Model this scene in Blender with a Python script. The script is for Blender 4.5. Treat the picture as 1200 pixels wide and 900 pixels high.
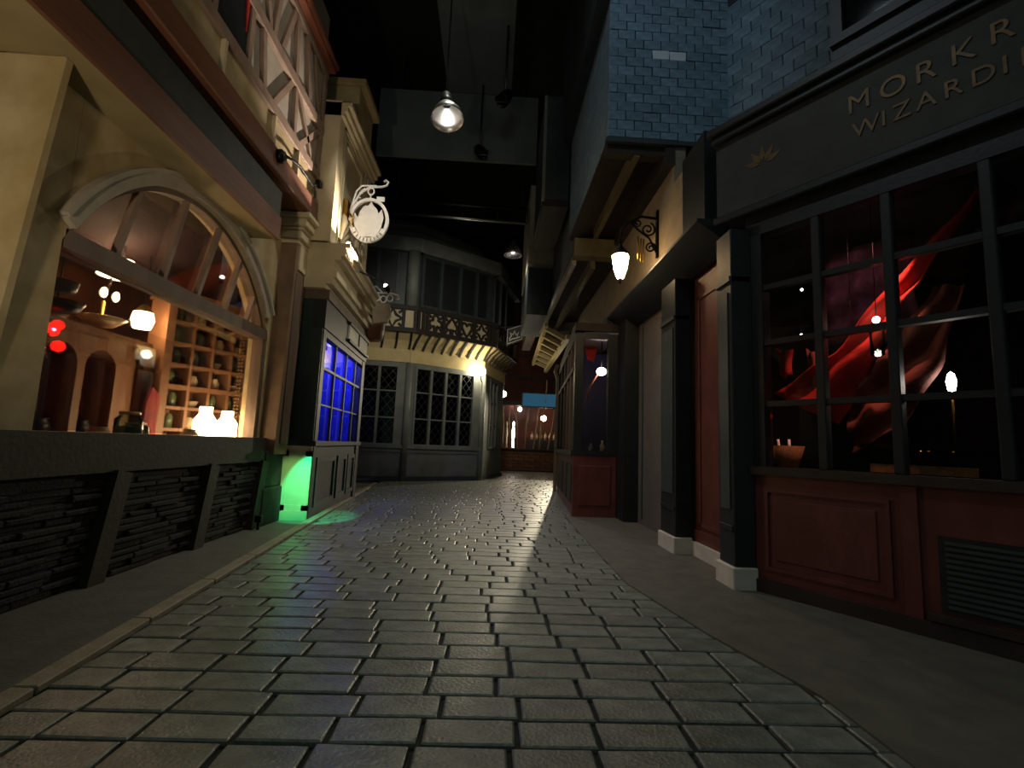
import bpy, bmesh, math, random
from math import sin, cos, pi, radians, atan2, sqrt
from mathutils import Vector, Matrix
random.seed(7)
for o in list(bpy.data.objects): bpy.data.objects.remove(o)
S = bpy.context.scene
COL = S.collection

# ------------------------------------------------------------------ camera
cam = bpy.data.cameras.new('camera'); camo = bpy.data.objects.new('camera', cam); COL.objects.link(camo)
cam.sensor_width = 36.0; cam.lens = 36.0*580/1200; cam.clip_start = 0.05; cam.clip_end = 200
p_, r_, y_ = math.atan(72/580), radians(2.3), -0.0377
F = Vector((0, cos(p_), sin(p_))); U0 = Vector((0, -sin(p_), cos(p_))); R0 = Vector((1, 0, 0))
R = cos(r_)*R0 + sin(r_)*U0; U = -sin(r_)*R0 + cos(r_)*U0
RZ = Matrix.Rotation(y_, 3, 'Z'); R, U, F = RZ@R, RZ@U, RZ@F
M = Matrix((R, U, -F)).transposed().to_4x4(); M.translation = (0, 0, 1.2)
camo.matrix_world = M
S.camera = camo

# ------------------------------------------------------------------ world, exposure, overhead lights, added fill spots
S.view_settings.view_transform = 'Standard'; S.view_settings.look = 'None'
S.view_settings.gamma = 1.0; S.view_settings.use_curve_mapping = False
S.view_settings.exposure = 0.35
w = bpy.data.worlds.new('world'); S.world = w; w.use_nodes = True
w.node_tree.nodes['Background'].inputs[0].default_value = (0.75, 0.95, 0.9, 1)
w.node_tree.nodes['Background'].inputs[1].default_value = 0.075

def area(name, loc, target, energy, color, size, sizey=None):
    l = bpy.data.lights.new(name, 'AREA'); l.energy = energy; l.color = color; l.size = size
    if sizey: l.shape = 'RECTANGLE'; l.size_y = sizey
    o = bpy.data.objects.new(name, l); COL.objects.link(o); o.location = loc
    o.rotation_euler = (Vector(target)-Vector(loc)).to_track_quat('-Z', 'Y').to_euler(); return o
def spot(name, loc, target, energy, color, deg, blend=0.5, rad=0.05):
    l = bpy.data.lights.new(name, 'SPOT'); l.energy = energy; l.color = color; l.spot_size = radians(deg)
    l.spot_blend = blend; l.shadow_soft_size = rad
    o = bpy.data.objects.new(name, l); COL.objects.link(o); o.location = loc
    o.rotation_euler = (Vector(target)-Vector(loc)).to_track_quat('-Z', 'Y').to_euler(); return o
def point(name, loc, energy, color, rad=0.05):
    l = bpy.data.lights.new(name, 'POINT'); l.energy = energy; l.color = color; l.shadow_soft_size = rad
    o = bpy.data.objects.new(name, l); COL.objects.link(o); o.location = loc; return o

spot('shop_uplight', (-1.7, -0.6, 0.9), (-3.1, 3.6, 4.1), 260, (1.0, 0.80, 0.56), 66, 0.9, 0.15)
spot('street_ceiling_spot', (-0.6, 7.0, 9.2), (-0.5, 7.2, 0), 300, (0.97, 1.0, 0.82), 58, 1.0, 0.3)
spot('near_ceiling_spot', (0.4, 1.5, 9.0), (0.0, 2.8, 0), 75, (0.62, 1.0, 0.84), 50, 1.0, 0.4)
spot('slate_wash_spot', (-0.5, 2.0, 9.0), (2.2, 6.0, 6.6), 130, (0.66, 0.84, 1.0), 46, 0.9, 0.3)
spot('shop_row_fill_spot', (-1.8, 2.2, 8.6), (2.6, 4.4, 2.2), 150, (0.80, 0.92, 1.0), 60, 0.9, 0.3)  # unseen weak light added to lift the right-hand shopfronts
spot('sign_fill_spot', (-0.4, 3.0, 8.4), (-2.3, 7.9, 4.9), 480, (1.0, 0.95, 0.88), 13, 0.6, 0.05)  # unseen ceiling spot added to whiten the oval sign
spot('duct_fill_spot', (-0.2, 5.5, 6.6), (-1.0, 11.0, 8.8), 30, (0.9, 1.0, 0.95), 62, 0.9, 0.2)  # added fill, no fixture, brightens the duct face
spot('far_street_spot', (2.95, 21.2, 3.5), (0.8, 12.0, 0), 800, (1.0, 0.88, 0.62), 60, 0.5, 0.06)
spot('rafter_fill_spot', (1.0, 15.8, 2.4), (1.75, 16.3, 4.5), 14, (1.0, 0.85, 0.5), 100, 0.9, 0.05)  # added low light with no visible lamp, brightens the rafters from below
spot('timber_fill_spot', (1.6, 3.6, 8.8), (-2.8, 5.6, 5.8), 150, (1.0, 0.88, 0.74), 40, 0.9, 0.2)  # unseen spot added to brighten the jetty timbers
spot('house_wash_spot', (-0.6, 7.5, 6.3), (-1.8, 15.6, 4.2), 460, (1.0, 0.92, 0.76), 50, 0.9, 0.1)

# ------------------------------------------------------------------ materials
def srgb(h):
    h = h.lstrip('#'); c = [int(h[i:i+2], 16)/255 for i in (0, 2, 4)]
    return tuple(((x/12.92) if x <= .04045 else ((x+.055)/1.055)**2.4) for x in c) + (1,)
MATS = {}
def mat(name, h, rough=0.7, var=0.25, scale=6.0, bump=0.15, metal=0.0, grain=None, rnd=0.0, spec=0.5, emit=None, estr=0.0, h2=None):
    """procedural material: noise mottling between the colour and a darker (or second) colour, fine bump, per-object variation"""
    if name in MATS: return MATS[name]
    m = bpy.data.materials.new(name); m.use_nodes = True; nt = m.node_tree; N = nt.nodes; L = nt.links
    b = N['Principled BSDF']; c = srgb(h)
    tc = N.new('ShaderNodeTexCoord'); mp = N.new('ShaderNodeMapping'); L.new(tc.outputs['Object'], mp.inputs[0])
    if grain: mp.inputs['Scale'].default_value = grain
    n = N.new('ShaderNodeTexNoise'); n.inputs['Scale'].default_value = scale; n.inputs['Detail'].default_value = 6
    L.new(mp.outputs[0], n.inputs['Vector'])
    mx = N.new('ShaderNodeMix'); mx.data_type = 'RGBA'
    dark = srgb(h2) if h2 else tuple(x*(1-var) for x in c[:3])+(1,)
    rp = N.new('ShaderNodeMapRange'); rp.inputs[1].default_value = .32; rp.inputs[2].default_value = .68
    L.new(n.outputs['Fac'], rp.inputs[0]); L.new(rp.outputs[0], mx.inputs[0])
    mx.inputs[6].default_value = dark; mx.inputs[7].default_value = c
    out = mx.outputs[2]
    if rnd:
        oi = N.new('ShaderNodeObjectInfo'); hs = N.new('ShaderNodeHueSaturation')
        mr = N.new('ShaderNodeMapRange'); mr.inputs[3].default_value = 1-rnd; mr.inputs[4].default_value = 1+rnd
        L.new(oi.outputs['Random'], mr.inputs[0]); L.new(mr.outputs[0], hs.inputs['Value']); L.new(out, hs.inputs['Color']); out = hs.outputs[0]
    L.new(out, b.inputs['Base Color'])
    b.inputs['Roughness'].default_value = rough; b.inputs['Metallic'].default_value = metal
    b.inputs['Specular IOR Level'].default_value = spec
    if bump:
        bp = N.new('ShaderNodeBump'); bp.inputs['Strength'].default_value = bump; bp.inputs['Distance'].default_value = .02
        n2 = N.new('ShaderNodeTexNoise'); n2.inputs['Scale'].default_value = scale*5; n2.inputs['Detail'].default_value = 4
        L.new(mp.outputs[0], n2.inputs['Vector']); L.new(n2.outputs['Fac'], bp.inputs['Height']); L.new(bp.outputs[0], b.inputs['Normal'])
    if emit:
        b.inputs['Emission Color'].default_value = srgb(emit); b.inputs['Emission Strength'].default_value = estr
    MATS[name] = m; return m
def glass(name, tint='#ffffff', refl=1.0, rough=0.015):
    m = bpy.data.materials.new(name); m.use_nodes = True; N = m.node_tree.nodes; L = m.node_tree.links
    for n in list(N): N.remove(n)
    o = N.new('ShaderNodeOutputMaterial'); mx = N.new('ShaderNodeMixShader'); t = N.new('ShaderNodeBsdfTransparent'); g = N.new('ShaderNodeBsdfGlossy')
    fr = N.new('ShaderNodeFresnel'); fr.inputs[0].default_value = 1.45
    t.inputs[0].default_value = srgb(tint); g.inputs['Roughness'].default_value = rough
    mm = N.new('ShaderNodeMath'); mm.operation = 'MULTIPLY'; mm.inputs[1].default_value = refl
    L.new(fr.outputs[0], mm.inputs[0]); L.new(mm.outputs[0], mx.inputs[0]); L.new(t.outputs[0], mx.inputs[1]); L.new(g.outputs[0], mx.inputs[2]); L.new(mx.outputs[0], o.inputs[0])
    return m
def glow(name, h, st):
    """lit lamp glass: glows itself and lets the lamp inside shine through"""
    m = bpy.data.materials.new(name); m.use_nodes = True; N = m.node_tree.nodes; L = m.node_tree.links
    for n in list(N): N.remove(n)
    o = N.new('ShaderNodeOutputMaterial'); mx = N.new('ShaderNodeMixShader'); t = N.new('ShaderNodeBsdfTransparent'); e = N.new('ShaderNodeEmission')
    e.inputs[0].default_value = srgb(h); e.inputs[1].default_value = st; mx.inputs[0].default_value = .45
    L.new(t.outputs[0], mx.inputs[1]); L.new(e.outputs[0], mx.inputs[2]); L.new(mx.outputs[0], o.inputs[0]); return m

PAVER = mat('paver_stone', '#80857d', .34, .45, 9, .35, rnd=.16, spec=.5)
KERB = mat('kerb_stone', '#918872', .6, .3, 9, .3)
MORTAR = mat('mortar', '#2a2b29', .85, .4, 20, .3)
CONC = mat('concrete_pavement', '#635f55', .7, .3, 5, .25)
BEIGE = mat('beige_plaster', '#b8a680', .8, .3, 3, .12, h2='#9a8658')
SOFFIT = mat('beige_soffit', '#97875f', .8, .2, 3, .1)
CREAM = mat('cream_paint', '#cdbd98', .6, .15, 4, .08)
PLAST = mat('grey_plaster', '#a89f8e', .8, .25, 4, .15)
REDWOOD = mat('reddish_wood', '#7c4f36', .6, .4, 4, .2, grain=(1, .15, 1))
TIMBER = mat('brown_timber', '#6e5a4a', .7, .35, 4, .2, grain=(1, 1, .2))
DKBOARD = mat('dark_sign_board', '#3a3d38', .7, .35, 5, .15)
DKSTONE = mat('dark_rubble_stone', '#27241f', .85, .5, 8, .5, rnd=.3)
COPPER = mat('copper_beam', '#9a5a3e', .5, .3, 5, .1, metal=.2)
DKGREEN = mat('dark_green_paint', '#1f3430', .5, .3, 6, .1)
BLACKP = mat('black_paint', '#1b2123', .5, .35, 6, .1)
CHAR = mat('charcoal_paint', '#3d4648', .5, .3, 5, .12)
REDP = mat('oxblood_paint', '#6c3630', .5, .35, 5, .15, grain=(1, 1, .5))
REDDOOR = mat('red_door_paint', '#6a372d', .55, .3, 4, .1)
GREYDOOR = mat('grey_door_paint', '#67625e', .6, .2, 4, .1)
WHITEP = mat('white_plinth_paint', '#d8d2c2', .6, .2, 6, .1)
SLATE = mat('blue_slate', '#77909f', .75, .35, 10, .3, rnd=.2)
SLATEB = mat('slate_backing', '#2c3640', .85, .3, 8, .2)
WSLATE = mat('pale_slate', '#d5dce0', .7, .1, 8, .1)
DKBROWN = mat('dark_brown_wood', '#33281f', .7, .4, 5, .2)
BEAMG = mat('lit_beam_wood', '#6d6347', .75, .3, 5, .2)  # lighter olive wood: the light on these beams is put into the colour
OCHRE = mat('ochre_plaster', '#8f8068', .8, .25, 5, .2)
IRON = mat('black_iron', '#151515', .45, .2, 10, .1, metal=.7)
WIRON = mat('white_painted_iron', '#f2f0ea', .4, .1, 8, .05)
STEEL = mat('spun_aluminium', '#d8d8d8', .34, .1, 6, .05, metal=1.0)
GUNM = mat('gunmetal', '#3b3b3d', .4, .2, 6, .05, metal=.8)
CEILM = mat('black_ceiling', '#1e2422', .9, .3, 2, .1)
DUCT = mat('dark_grey_duct', '#565d5b', .8, .25, 1.5, .1)
GREYWALL = mat('slate_grey_paint', '#7a7e78', .55, .3, 3, .12)
ROOFM = mat('grey_lead_roof', '#5c625d', .55, .3, 3, .1)
CREAMW = mat('cream_coving', '#d9c48c', .7, .15, 4, .08)
DKTIMB = mat('tarred_timber', '#2e261f', .7, .3, 6, .15)
GOLD = mat('faded_gold_leaf', '#735a32', .5, .4, 14, .1, metal=.3)
ORANGE = mat('orange_plaster', '#9c5530', .8, .3, 3, .1)
SHELF = mat('honey_wood', '#8a6040', .6, .3, 4, .15)
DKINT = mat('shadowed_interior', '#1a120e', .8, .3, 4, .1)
CERAM = mat('glazed_ceramic', '#c9b48f', .3, .2, 8, .05)
CERAMG = mat('green_glazed_ceramic', '#5d6b49', .3, .2, 8, .05)
REDCL = mat('red_cloth', '#c02418', .8, .4, 5, .2)
DKRED = mat('maroon_cloth', '#331516', .85, .7, 22, .2)
ORCL = mat('rust_cloth', '#6e2c18', .8, .35, 5, .2)
BRASS = mat('brass', '#b08a3e', .3, .15, 8, .05, metal=1.0)
WICKER = mat('wicker', '#8a6a3a', .7, .4, 30, .4)
BLUEI = mat('blue_painted_wall', '#4a58c8', .7, .2, 4, .1)
NAVY = mat('navy_paint', '#1c2038', .7, .2, 4, .1)
BRICKB = mat('brown_brick', '#80573f', .8, .35, 8, .3, rnd=.2)
LIMED = mat('limed_timber', '#927b68', .7, .3, 5, .15)
BRICKRED = mat('dark_red_plaster', '#4a2118', .8, .3, 4, .1)
PILBR = mat('brown_pilaster_paint', '#7f6750', .7, .3, 4, .12)
REDW = mat('red_plaster', '#5f3226', .8, .3, 4, .1)
PANE = glass('window_glass', '#ffffff', .55)
PANEDK = glass('smoky_glass', '#8a9490', .9, .05)
JARGL = glass('jar_glass', '#cfe0d0', 1.0)
LAMPW = glow('lamp_glass_warm', '#ffd9a0', 14)
LAMPX = glow('lamp_glass_bright', '#ffe2b0', 26)
LAMPC = glow('lamp_glass_white', '#fff4e2', 22)
LAMPR = glow('red_lamp_glass', '#ff1a10', 3.0)
LAMPB = glow('blue_lamp_glass', '#4aa0ff', 12)
LAMPS = glow('small_bulb', '#fff6ea', 10)
BLUESIGN = glow('blue_lit_sign', '#3f7898', .45)

# ------------------------------------------------------------------ mesh builder
class MB:
    def __init__(s): s.v = []; s.f = []; s.sm = []
    def add(s, vs, fs, smooth=False):
        k = len(s.v); s.v += [tuple(v) for v in vs]; s.f += [tuple(i+k for i in f) for f in fs]; s.sm += [smooth]*len(fs); return s
    def box(s, a, b):
        (x0, x1), (y0, y1), (z0, z1) = [sorted((a[i], b[i])) for i in range(3)]
        return s.add([(x0,y0,z0),(x1,y0,z0),(x1,y1,z0),(x0,y1,z0),(x0,y0,z1),(x1,y0,z1),(x1,y1,z1),(x0,y1,z1)],
              [(0,3,2,1),(4,5,6,7),(0,1,5,4),(1,2,6,5),(2,3,7,6),(3,0,4,7)])
    def bar(s, p, q, w, h, up=(0,0,1)):
        """rectangular bar from p to q, w across, h along up"""
        p, q = Vector(p), Vector(q); d = (q-p).normalized(); up = Vector(up)
        a = d.cross(up)
        if a.length < 1e-4: a = d.cross(Vector((1,0,0)))
        a = a.normalized()*w/2; b = a.cross(d).normalized()*h/2
        vs = [p-a-b, p+a-b, p+a+b, p-a+b, q-a-b, q+a-b, q+a+b, q-a+b]
        return s.add(vs, [(0,1,2,3),(7,6,5,4),(0,4,5,1),(1,5,6,2),(2,6,7,3),(3,7,4,0)])
    def prism(s, poly, ax, lo, hi):
        """2-D polygon extruded along axis ax ('x': poly is (y,z); 'y': (x,z); 'z': (x,y))"""
        n = len(poly)
        def P(a, t):
            return {'x': (t, a[0], a[1]), 'y': (a[0], t, a[1]), 'z': (a[0], a[1], t)}[ax]
        vs = [P(a, lo) for a in poly]+[P(a, hi) for a in poly]
        fs = [tuple(range(n)), tuple(range(2*n-1, n-1, -1))]+[(i, i+n, (i+1) % n+n, (i+1) % n) for i in range(n)]
        return s.add(vs, fs)
    def band(s, A, B, ax, lo, hi, closed=False):
        """solid band between two 2-D polylines A and B (same length), extruded along ax"""
        n = len(A)
        for i in range(n if closed else n-1):
            j = (i+1) % n
            s.prism([A[i], A[j], B[j], B[i]], ax, lo, hi)
        return s
    def tube(s, pts, r, n=8):
        pts = [Vector(p) for p in pts]; k = len(pts); rings = []
        rs = r if isinstance(r, (list, tuple)) else [r]*k
        prev = None
        for i, p in enumerate(pts):
            d = (pts[min(i+1, k-1)]-pts[max(i-1, 0)]).normalized()
            if prev is None: a = d.orthogonal().normalized()
            else: a = (prev-d*prev.dot(d)).normalized()
            prev = a; b = d.cross(a)
            rings.append([p+(a*cos(2*pi*j/n)+b*sin(2*pi*j/n))*rs[i] for j in range(n)])
        vs = [v for g in rings for v in g]
        fs = [(i*n+j, i*n+(j+1) % n, (i+1)*n+(j+1) % n, (i+1)*n+j) for i in range(k-1) for j in range(n)]
        fs += [tuple(range(n-1, -1, -1)), tuple(range((k-1)*n, k*n))]
        return s.add(vs, fs, True)
    def lathe(s, prof, c=(0,0,0), n=16, axis=(0,0,1)):
        """profile of (radius, height) turned about axis through c"""
        q = Vector((0,0,1)).rotation_difference(Vector(axis)); c = Vector(c); k = len(prof)
        vs = [c+q@Vector((r*cos(2*pi*j/n), r*sin(2*pi*j/n), h)) for r, h in prof for j in range(n)]
        fs = [(i*n+j, i*n+(j+1) % n, (i+1)*n+(j+1) % n, (i+1)*n+j) for i in range(k-1) for j in range(n)]
        return s.add(vs, fs, True)
    def ball(s, c, r, n=12, sz=1.0):
        k = n//2
        return s.lathe([(max(1e-4, r*sin(pi*i/k)), -r*sz*cos(pi*i/k)) for i in range(k+1)], c, n)
    def stroke(s, pts, w, ax, lo, hi, closed=False):
        """flat ribbon of width w along 2-D points, extruded"""
        n = len(pts); A = []; B = []
        for i in range(n):
            if closed: p, q = pts[i-1], pts[(i+1) % n]
            else: p, q = pts[max(i-1, 0)], pts[min(i+1, n-1)]
            dx, dy = q[0]-p[0], q[1]-p[1]; l = sqrt(dx*dx+dy*dy) or 1
            nx, ny = -dy/l*w/2, dx/l*w/2
            A.append((pts[i][0]+nx, pts[i][1]+ny)); B.append((pts[i][0]-nx, pts[i][1]-ny))
        return s.band(A, B, ax, lo, hi, closed)
    def mesh(s, name, m=None, shift=(0,0,0)):
        me = bpy.data.meshes.new(name)
        me.from_pydata([(v[0]-shift[0], v[1]-shift[1], v[2]-shift[2]) for v in s.v], [], s.f)
        me.polygons.foreach_set('use_smooth', s.sm)
        if m: me.materials.append(m)
        bm = bmesh.new(); bm.from_mesh(me); bmesh.ops.recalc_face_normals(bm, faces=bm.faces); bm.to_mesh(me); bm.free()
        return me
SHIFT = {}
def thing(name, label, cat, loc=(0,0,0), rotz=0, group=None, world=False):
    """an Empty at the base of a thing; with world=True its parts are given in world coordinates"""
    o = bpy.data.objects.new(name, None); COL.objects.link(o); o.location = loc; o.rotation_euler = (0,0,rotz)
    o.empty_display_size = .1
    o['label'] = label; o['category'] = cat
    if group: o['group'] = group
    SHIFT[o.name] = loc if world else (0,0,0); return o
def obj(name, mb, m, parent=None, label=None, kind=None, bevel=0):
    sh = SHIFT.get(parent.name, (0,0,0)) if parent else (0,0,0)
    o = bpy.data.objects.new(name, mb.mesh(name, m, sh)); COL.objects.link(o)
    if parent:
        o.parent = parent; SHIFT[o.name] = sh
    if label: o['label'] = label
    if kind: o['kind'] = kind
    if bevel:
        b = o.modifiers.new('bevel', 'BEVEL'); b.width = bevel; b.segments = 1; b.limit_method = 'ANGLE'
    return o
def single(name, mb, m, label, cat, group=None, loc=(0,0,0)):
    """a thing that is one mesh, its origin at loc"""
    o = bpy.data.objects.new(name, mb.mesh(name, m, loc)); COL.objects.link(o); o.location = loc
    o['label'] = label; o['category'] = cat
    if group: o['group'] = group
    SHIFT[o.name] = loc; return o
def struct(name, mb, m):
    o = obj(name, mb, m); o['kind'] = 'structure'; return o
def piece(name, me, parent, loc, rot=(0,0,0), sc=(1,1,1)):
    """a piece that shares mesh data with its alikes; loc in the parent's own coordinates"""
    o = bpy.data.objects.new(name, me); COL.objects.link(o); o.parent = parent; o.location = loc; o.rotation_euler = rot; o.scale = sc; return o
def copy_tree(o, loc=None, label=None):
    c = o.copy(); COL.objects.link(c)
    if loc is not None: c.location = loc
    if label: c['label'] = label
    for ch in list(o.children):
        d = copy_tree(ch); d.parent = c
    return c
def chamfer_box(lx, ly, lz, ch, jit=0, rng=random):
    """box lx*ly*lz, top at z=0, its top edges chamfered and its corners a little irregular"""
    j = lambda: rng.uniform(-jit, jit)
    cs = [(-lx/2+j(), -ly/2+j()), (lx/2+j(), -ly/2+j()), (lx/2+j(), ly/2+j()), (-lx/2+j(), ly/2+j())]
    ins = [(x-ch*(1 if x > 0 else -1), y-ch*(1 if y > 0 else -1)) for x, y in cs]
    vs = [(x, y, -lz) for x, y in cs]+[(x, y, -ch*.7) for x, y in cs]+[(x, y, j()*.3) for x, y in ins]
    fs = [(0,1,5,4),(1,2,6,5),(2,3,7,6),(3,0,4,7),(4,5,9,8),(5,6,10,9),(6,7,11,10),(7,4,8,11),(8,9,10,11)]
    return vs, fs

# ------------------------------------------------------------------ setting: floor with pavers, ceiling, hall walls
fl = struct('floor', MB().box((-9, -4, -.3), (9, 28, -.022)), MORTAR)
kerbx = lambda y: -2.07-.096*(y-2.8) if y < 10 else -2.76-.09*(y-10)
obj('sidewalk', MB().prism([(-9,-4),(kerbx(-4)-.07,-4),(kerbx(14)-.07,14),(-9,14)], 'z', -.02, .004), CONC, fl)
kb = MB()
yk = -2.0
ker = []
while yk < 13.5:
    y2 = yk+.9
    kb = MB().prism([(kerbx(yk)-.09,yk+.004),(kerbx(yk)+.02,yk+.006),(kerbx(y2)+.02,y2-.006),(kerbx(y2)-.09,y2-.004)], 'z', -.02, .022)
    obj('kerb_stone', kb, KERB, fl, bevel=.006); yk = y2
apron = [(2.0,-4),(1.72,1.8),(1.72,2.6),(1.5,3.4),(1.28,4.6),(1.3,6.5),(1.35,8.8),(9,8.8),(9,-4)]
APX = lambda y: 1.75 if y < 2.6 else (1.75-(y-2.6)*.235 if y < 4.6 else 1.28 if y < 6.5 else 1.32)
ap = MB().prism(apron, 'z', -.02, .012); obj('pavement_slab', ap, CONC, fl)
pv = []
rng = random.Random(3)
for k in range(0, 118):
    y = 1.05+k*.2; x = -3.2+rng.uniform(-.19, .19); 
    while x < 4.6:
        L = rng.uniform(.34, .42)
        cx = x+L/2
        right = APX(y) if y < 8.7 else 4.5
        if cx+L/2 > kerbx(y)+.1 and cx-L/2 < right+.1:
            x0 = max(x, kerbx(y)+.03); x1 = min(x+L, right+.3)
            if x1-x0 > .08: pv.append((x0, x1, y))
        x += L
near = [q for q in pv if q[2] > 1.7]
near.sort(key=lambda q: q[2])
first, rest = near[:298], near[298:]+[q for q in pv if q[2] <= 1.7]
pmes = []
for i in range(10):
    m_ = MB(); m_.add(*chamfer_box(.354, .184, .03, .008, .004, rng)); pmes.append(m_.mesh('paver', PAVER))
for (x0, x1, y) in first:
    piece('paver', rng.choice(pmes), fl, ((x0+x1)/2, y+rng.uniform(-.004,.004), rng.uniform(-.003, .003)), (rng.uniform(-.008,.008), rng.uniform(-.006,.006), rng.uniform(-.012,.012)), ((x1-x0-.024)/.354, 1, 1))
st = MB()
for (x0, x1, y) in rest:
    vs, fs = chamfer_box(x1-x0-.024, .184, .03, .008, .004, rng)
    tz = rng.uniform(-.003, .003); tx, ty = rng.uniform(-.008,.008), rng.uniform(-.006,.006)
    st.add([(v[0]+(x0+x1)/2, v[1]+y, v[2]+tz+v[0]*ty+v[1]*tx) for v in vs], fs)
obj('paver_field', st, PAVER, fl, kind='stuff')

ce = struct('ceiling', MB().box((-9, -4, 12.6), (9, 28, 12.8)), CEILM)
obj('ceiling_duct', MB().box((-3.0, 11.0, 7.85), (.78, 11.08, 9.55)).box((-1.4, 3.0, 9.56), (.12, 11.0, 10.4)), DUCT, ce)
struct('wall_back', MB().box((-9, 27.8, -.02), (9, 28, 12.6)), CEILM)
struct('wall_left', MB().box((-9.2, -4, -.02), (-9, 28, 12.6)), CEILM)
struct('wall_right', MB().box((9, -4, -.02), (9.2, 28, 12.6)), CEILM)

# ------------------------------------------------------------------ the arched shopfront (near, left) with its timbered upper storey
def arc(cy, cz, r, a0, a1, n): return [(cy+r*cos(radians(a0+(a1-a0)*i/n)), cz+r*sin(radians(a0+(a1-a0)*i/n))) for i in range(n+1)]
XW = -3.15
A1 = thing('arched_shopfront', 'timbered shop with a big arched window glowing orange over a dark stone base', 'shop', (-3.15, 5.2, 0), world=True)
CY, CZ, RI = 5.2, 1.8, 1.81
YL, YR, AS = 3.55, 6.85, 24.5                    # jambs of the lower light and the angle at which the arch springs
wall = MB()
top = arc(CY, CZ, RI, AS, 180-AS, 30)
wall.band(top, [(p[0], 4.3) for p in top], 'x', XW-.25, XW)
wall.box((XW-.25, YR, .9), (XW, 7.45, 4.3)).box((XW-.25, 3.2, .9), (XW, YL, 4.3))
obj('plaster_wall', wall, BEIGE, A1)
obj('arch_moulding', MB().band(arc(CY, CZ, RI, 33, 152, 30), arc(CY, CZ, RI+.12, 33, 152, 30), 'x', XW, XW+.05).band(arc(CY,CZ,RI+.11,33,152,30), arc(CY,CZ,RI+.15,33,152,30), 'x', XW, XW+.08), PLAST, A1)
win = obj('window_frame', MB().band(arc(CY, CZ, RI-.05, AS, 180-AS, 28), arc(CY, CZ, RI, AS, 180-AS, 28), 'x', XW-.16, XW-.04)
    .box((XW-.16, YL, 1.17), (XW-.06, YL+.05, 2.6)).box((XW-.16, YR-.07, 1.17), (XW-.02, YR, 2.6)), TIMBER, A1)
obj('transom', MB().box((XW-.18, YL+.02, 2.5), (XW+.0, YR-.02, 2.64)), TIMBER, win)
mul = [((4.12,2.62),(4.30,3.33)), ((4.72,2.62),(4.95,3.58)), ((5.27,2.62),(5.58,3.58)), ((5.82,2.62),(6.10,3.40)), ((6.36,2.62),(6.52,3.06))]
for (a, b), (c, d) in mul:
    obj('mullion', MB().bar((XW-.07, a, b), (XW-.07, c, d), .05, .055, (1,0,0)), LIMED, win)
edges = [(3.62, 3.66)]+[(a[0], b[0]) for a, b in mul]+[(6.78, 6.74)]
tp = lambda y: CZ+sqrt(max(.01, (RI-.03)**2-(y-CY)**2))
for (a, c), (b, d) in zip(edges[:-1], edges[1:]):
    ys = [c+(d-c)*i/6 for i in range(7)]
    poly = [(a+.02, 2.64), (b-.02, 2.64)]+[(y, max(2.66, tp(y))) for y in reversed(ys)]
    obj('pane', MB().prism(poly, 'x', XW-.105, XW-.1), PANE, win)
obj('pane', MB().box((XW-.105, YL+.05, 1.18), (XW-.1, YR-.07, 2.5)), PANE, win)
obj('window_sill', MB().box((XW-.22, 2.0, .86), (XW+.13, 6.86, 1.17)), DKBROWN, A1)
obj('plinth', MB().box((XW-.2, 1.2, -.02), (XW+.06, 6.98, .86)), DKSTONE, A1)
for y in (2.75, 4.15, 5.5, 6.72):
    obj('post', MB().bar((XW+.1, y-.05, -.02), (XW+.1, y+.12, .86), .17, .12, (1,0,0)), DKBROWN, A1)
sm = []
for i in range(8):
    m_ = MB(); vs, fs = chamfer_box(.43, .043, .05, .008, .006, rng); m_.add(vs, fs); sm.append(m_.mesh('stone', DKSTONE))
z = .03
while z < .82:
    y = 2.4+rng.uniform(0, .2)
    while y < 6.7:
        L = rng.uniform(.28, .55)
        piece('stone', rng.choice(sm), A1, (XW+.085+rng.uniform(-.02,.025)+3.15, y+L/2-5.2, z), (pi/2, 0, pi/2), (L/.44, 1, 1)); y += L
    z += .05
# near pillar (faces the camera) and far pilaster
obj('pillar', MB().prism([(-6.4,.9),(-3.17,.9),(-2.93,3.65),(-6.4,3.65)], 'y', 3.12, 3.19), BEIGE, A1, label='broad pale plaster pillar at the near end', bevel=.01)
pil = obj('pilaster', MB().bar((-3.07, 7.13, .95), (-3.05, 7.2, 4.0), .26, .42, (0,1,0)), PILBR, A1)
obj('pilaster_panel', MB().box((-2.93, 7.08, 3.62), (-2.90, 7.36, 3.98)), CREAM, pil)
obj('pilaster_panel', MB().box((-2.945, 7.05, 1.1), (-2.915, 7.3, 3.55)), TIMBER, pil)
cp = MB()
for k, (z0, z1, d) in enumerate([(3.98, 4.05, .03), (4.05, 4.17, .07), (4.17, 4.22, .1), (4.22, 4.34, .14), (4.34, 4.42, .19)]):
    cp.box((-3.2-d*.5, 7.0-d*.6, z0), (-2.93+d, 7.4+d*.4, z1))
obj('capital', cp, CREAM, pil, bevel=.012)
obj('pilaster_base', MB().box((-3.3, 6.8, -.02), (-2.98, 7.42, .5)).box((-3.3, 6.84, .5), (-3.0, 7.4, 1.0)), DKSTONE, A1, bevel=.02)
# sign box over the window
sb = obj('sign_board', MB().box((-3.15, 1.2, 3.67), (-2.8, 6.06, 4.28)), DKBOARD, A1)
obj('soffit', MB().box((-3.15, 1.2, 3.645), (-2.8, 6.06, 3.67)).box((-6.4, 1.2, 3.65), (-3.15, 3.12, 3.7)), SOFFIT, sb)
obj('lower_rail', MB().box((-2.8, 1.2, 3.64), (-2.765, 6.07, 3.93)), REDWOOD, sb)
obj('sign_panel', MB().box((-2.8, 1.2, 3.93), (-2.785, 6.06, 4.26)), DKBOARD, sb)
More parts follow.
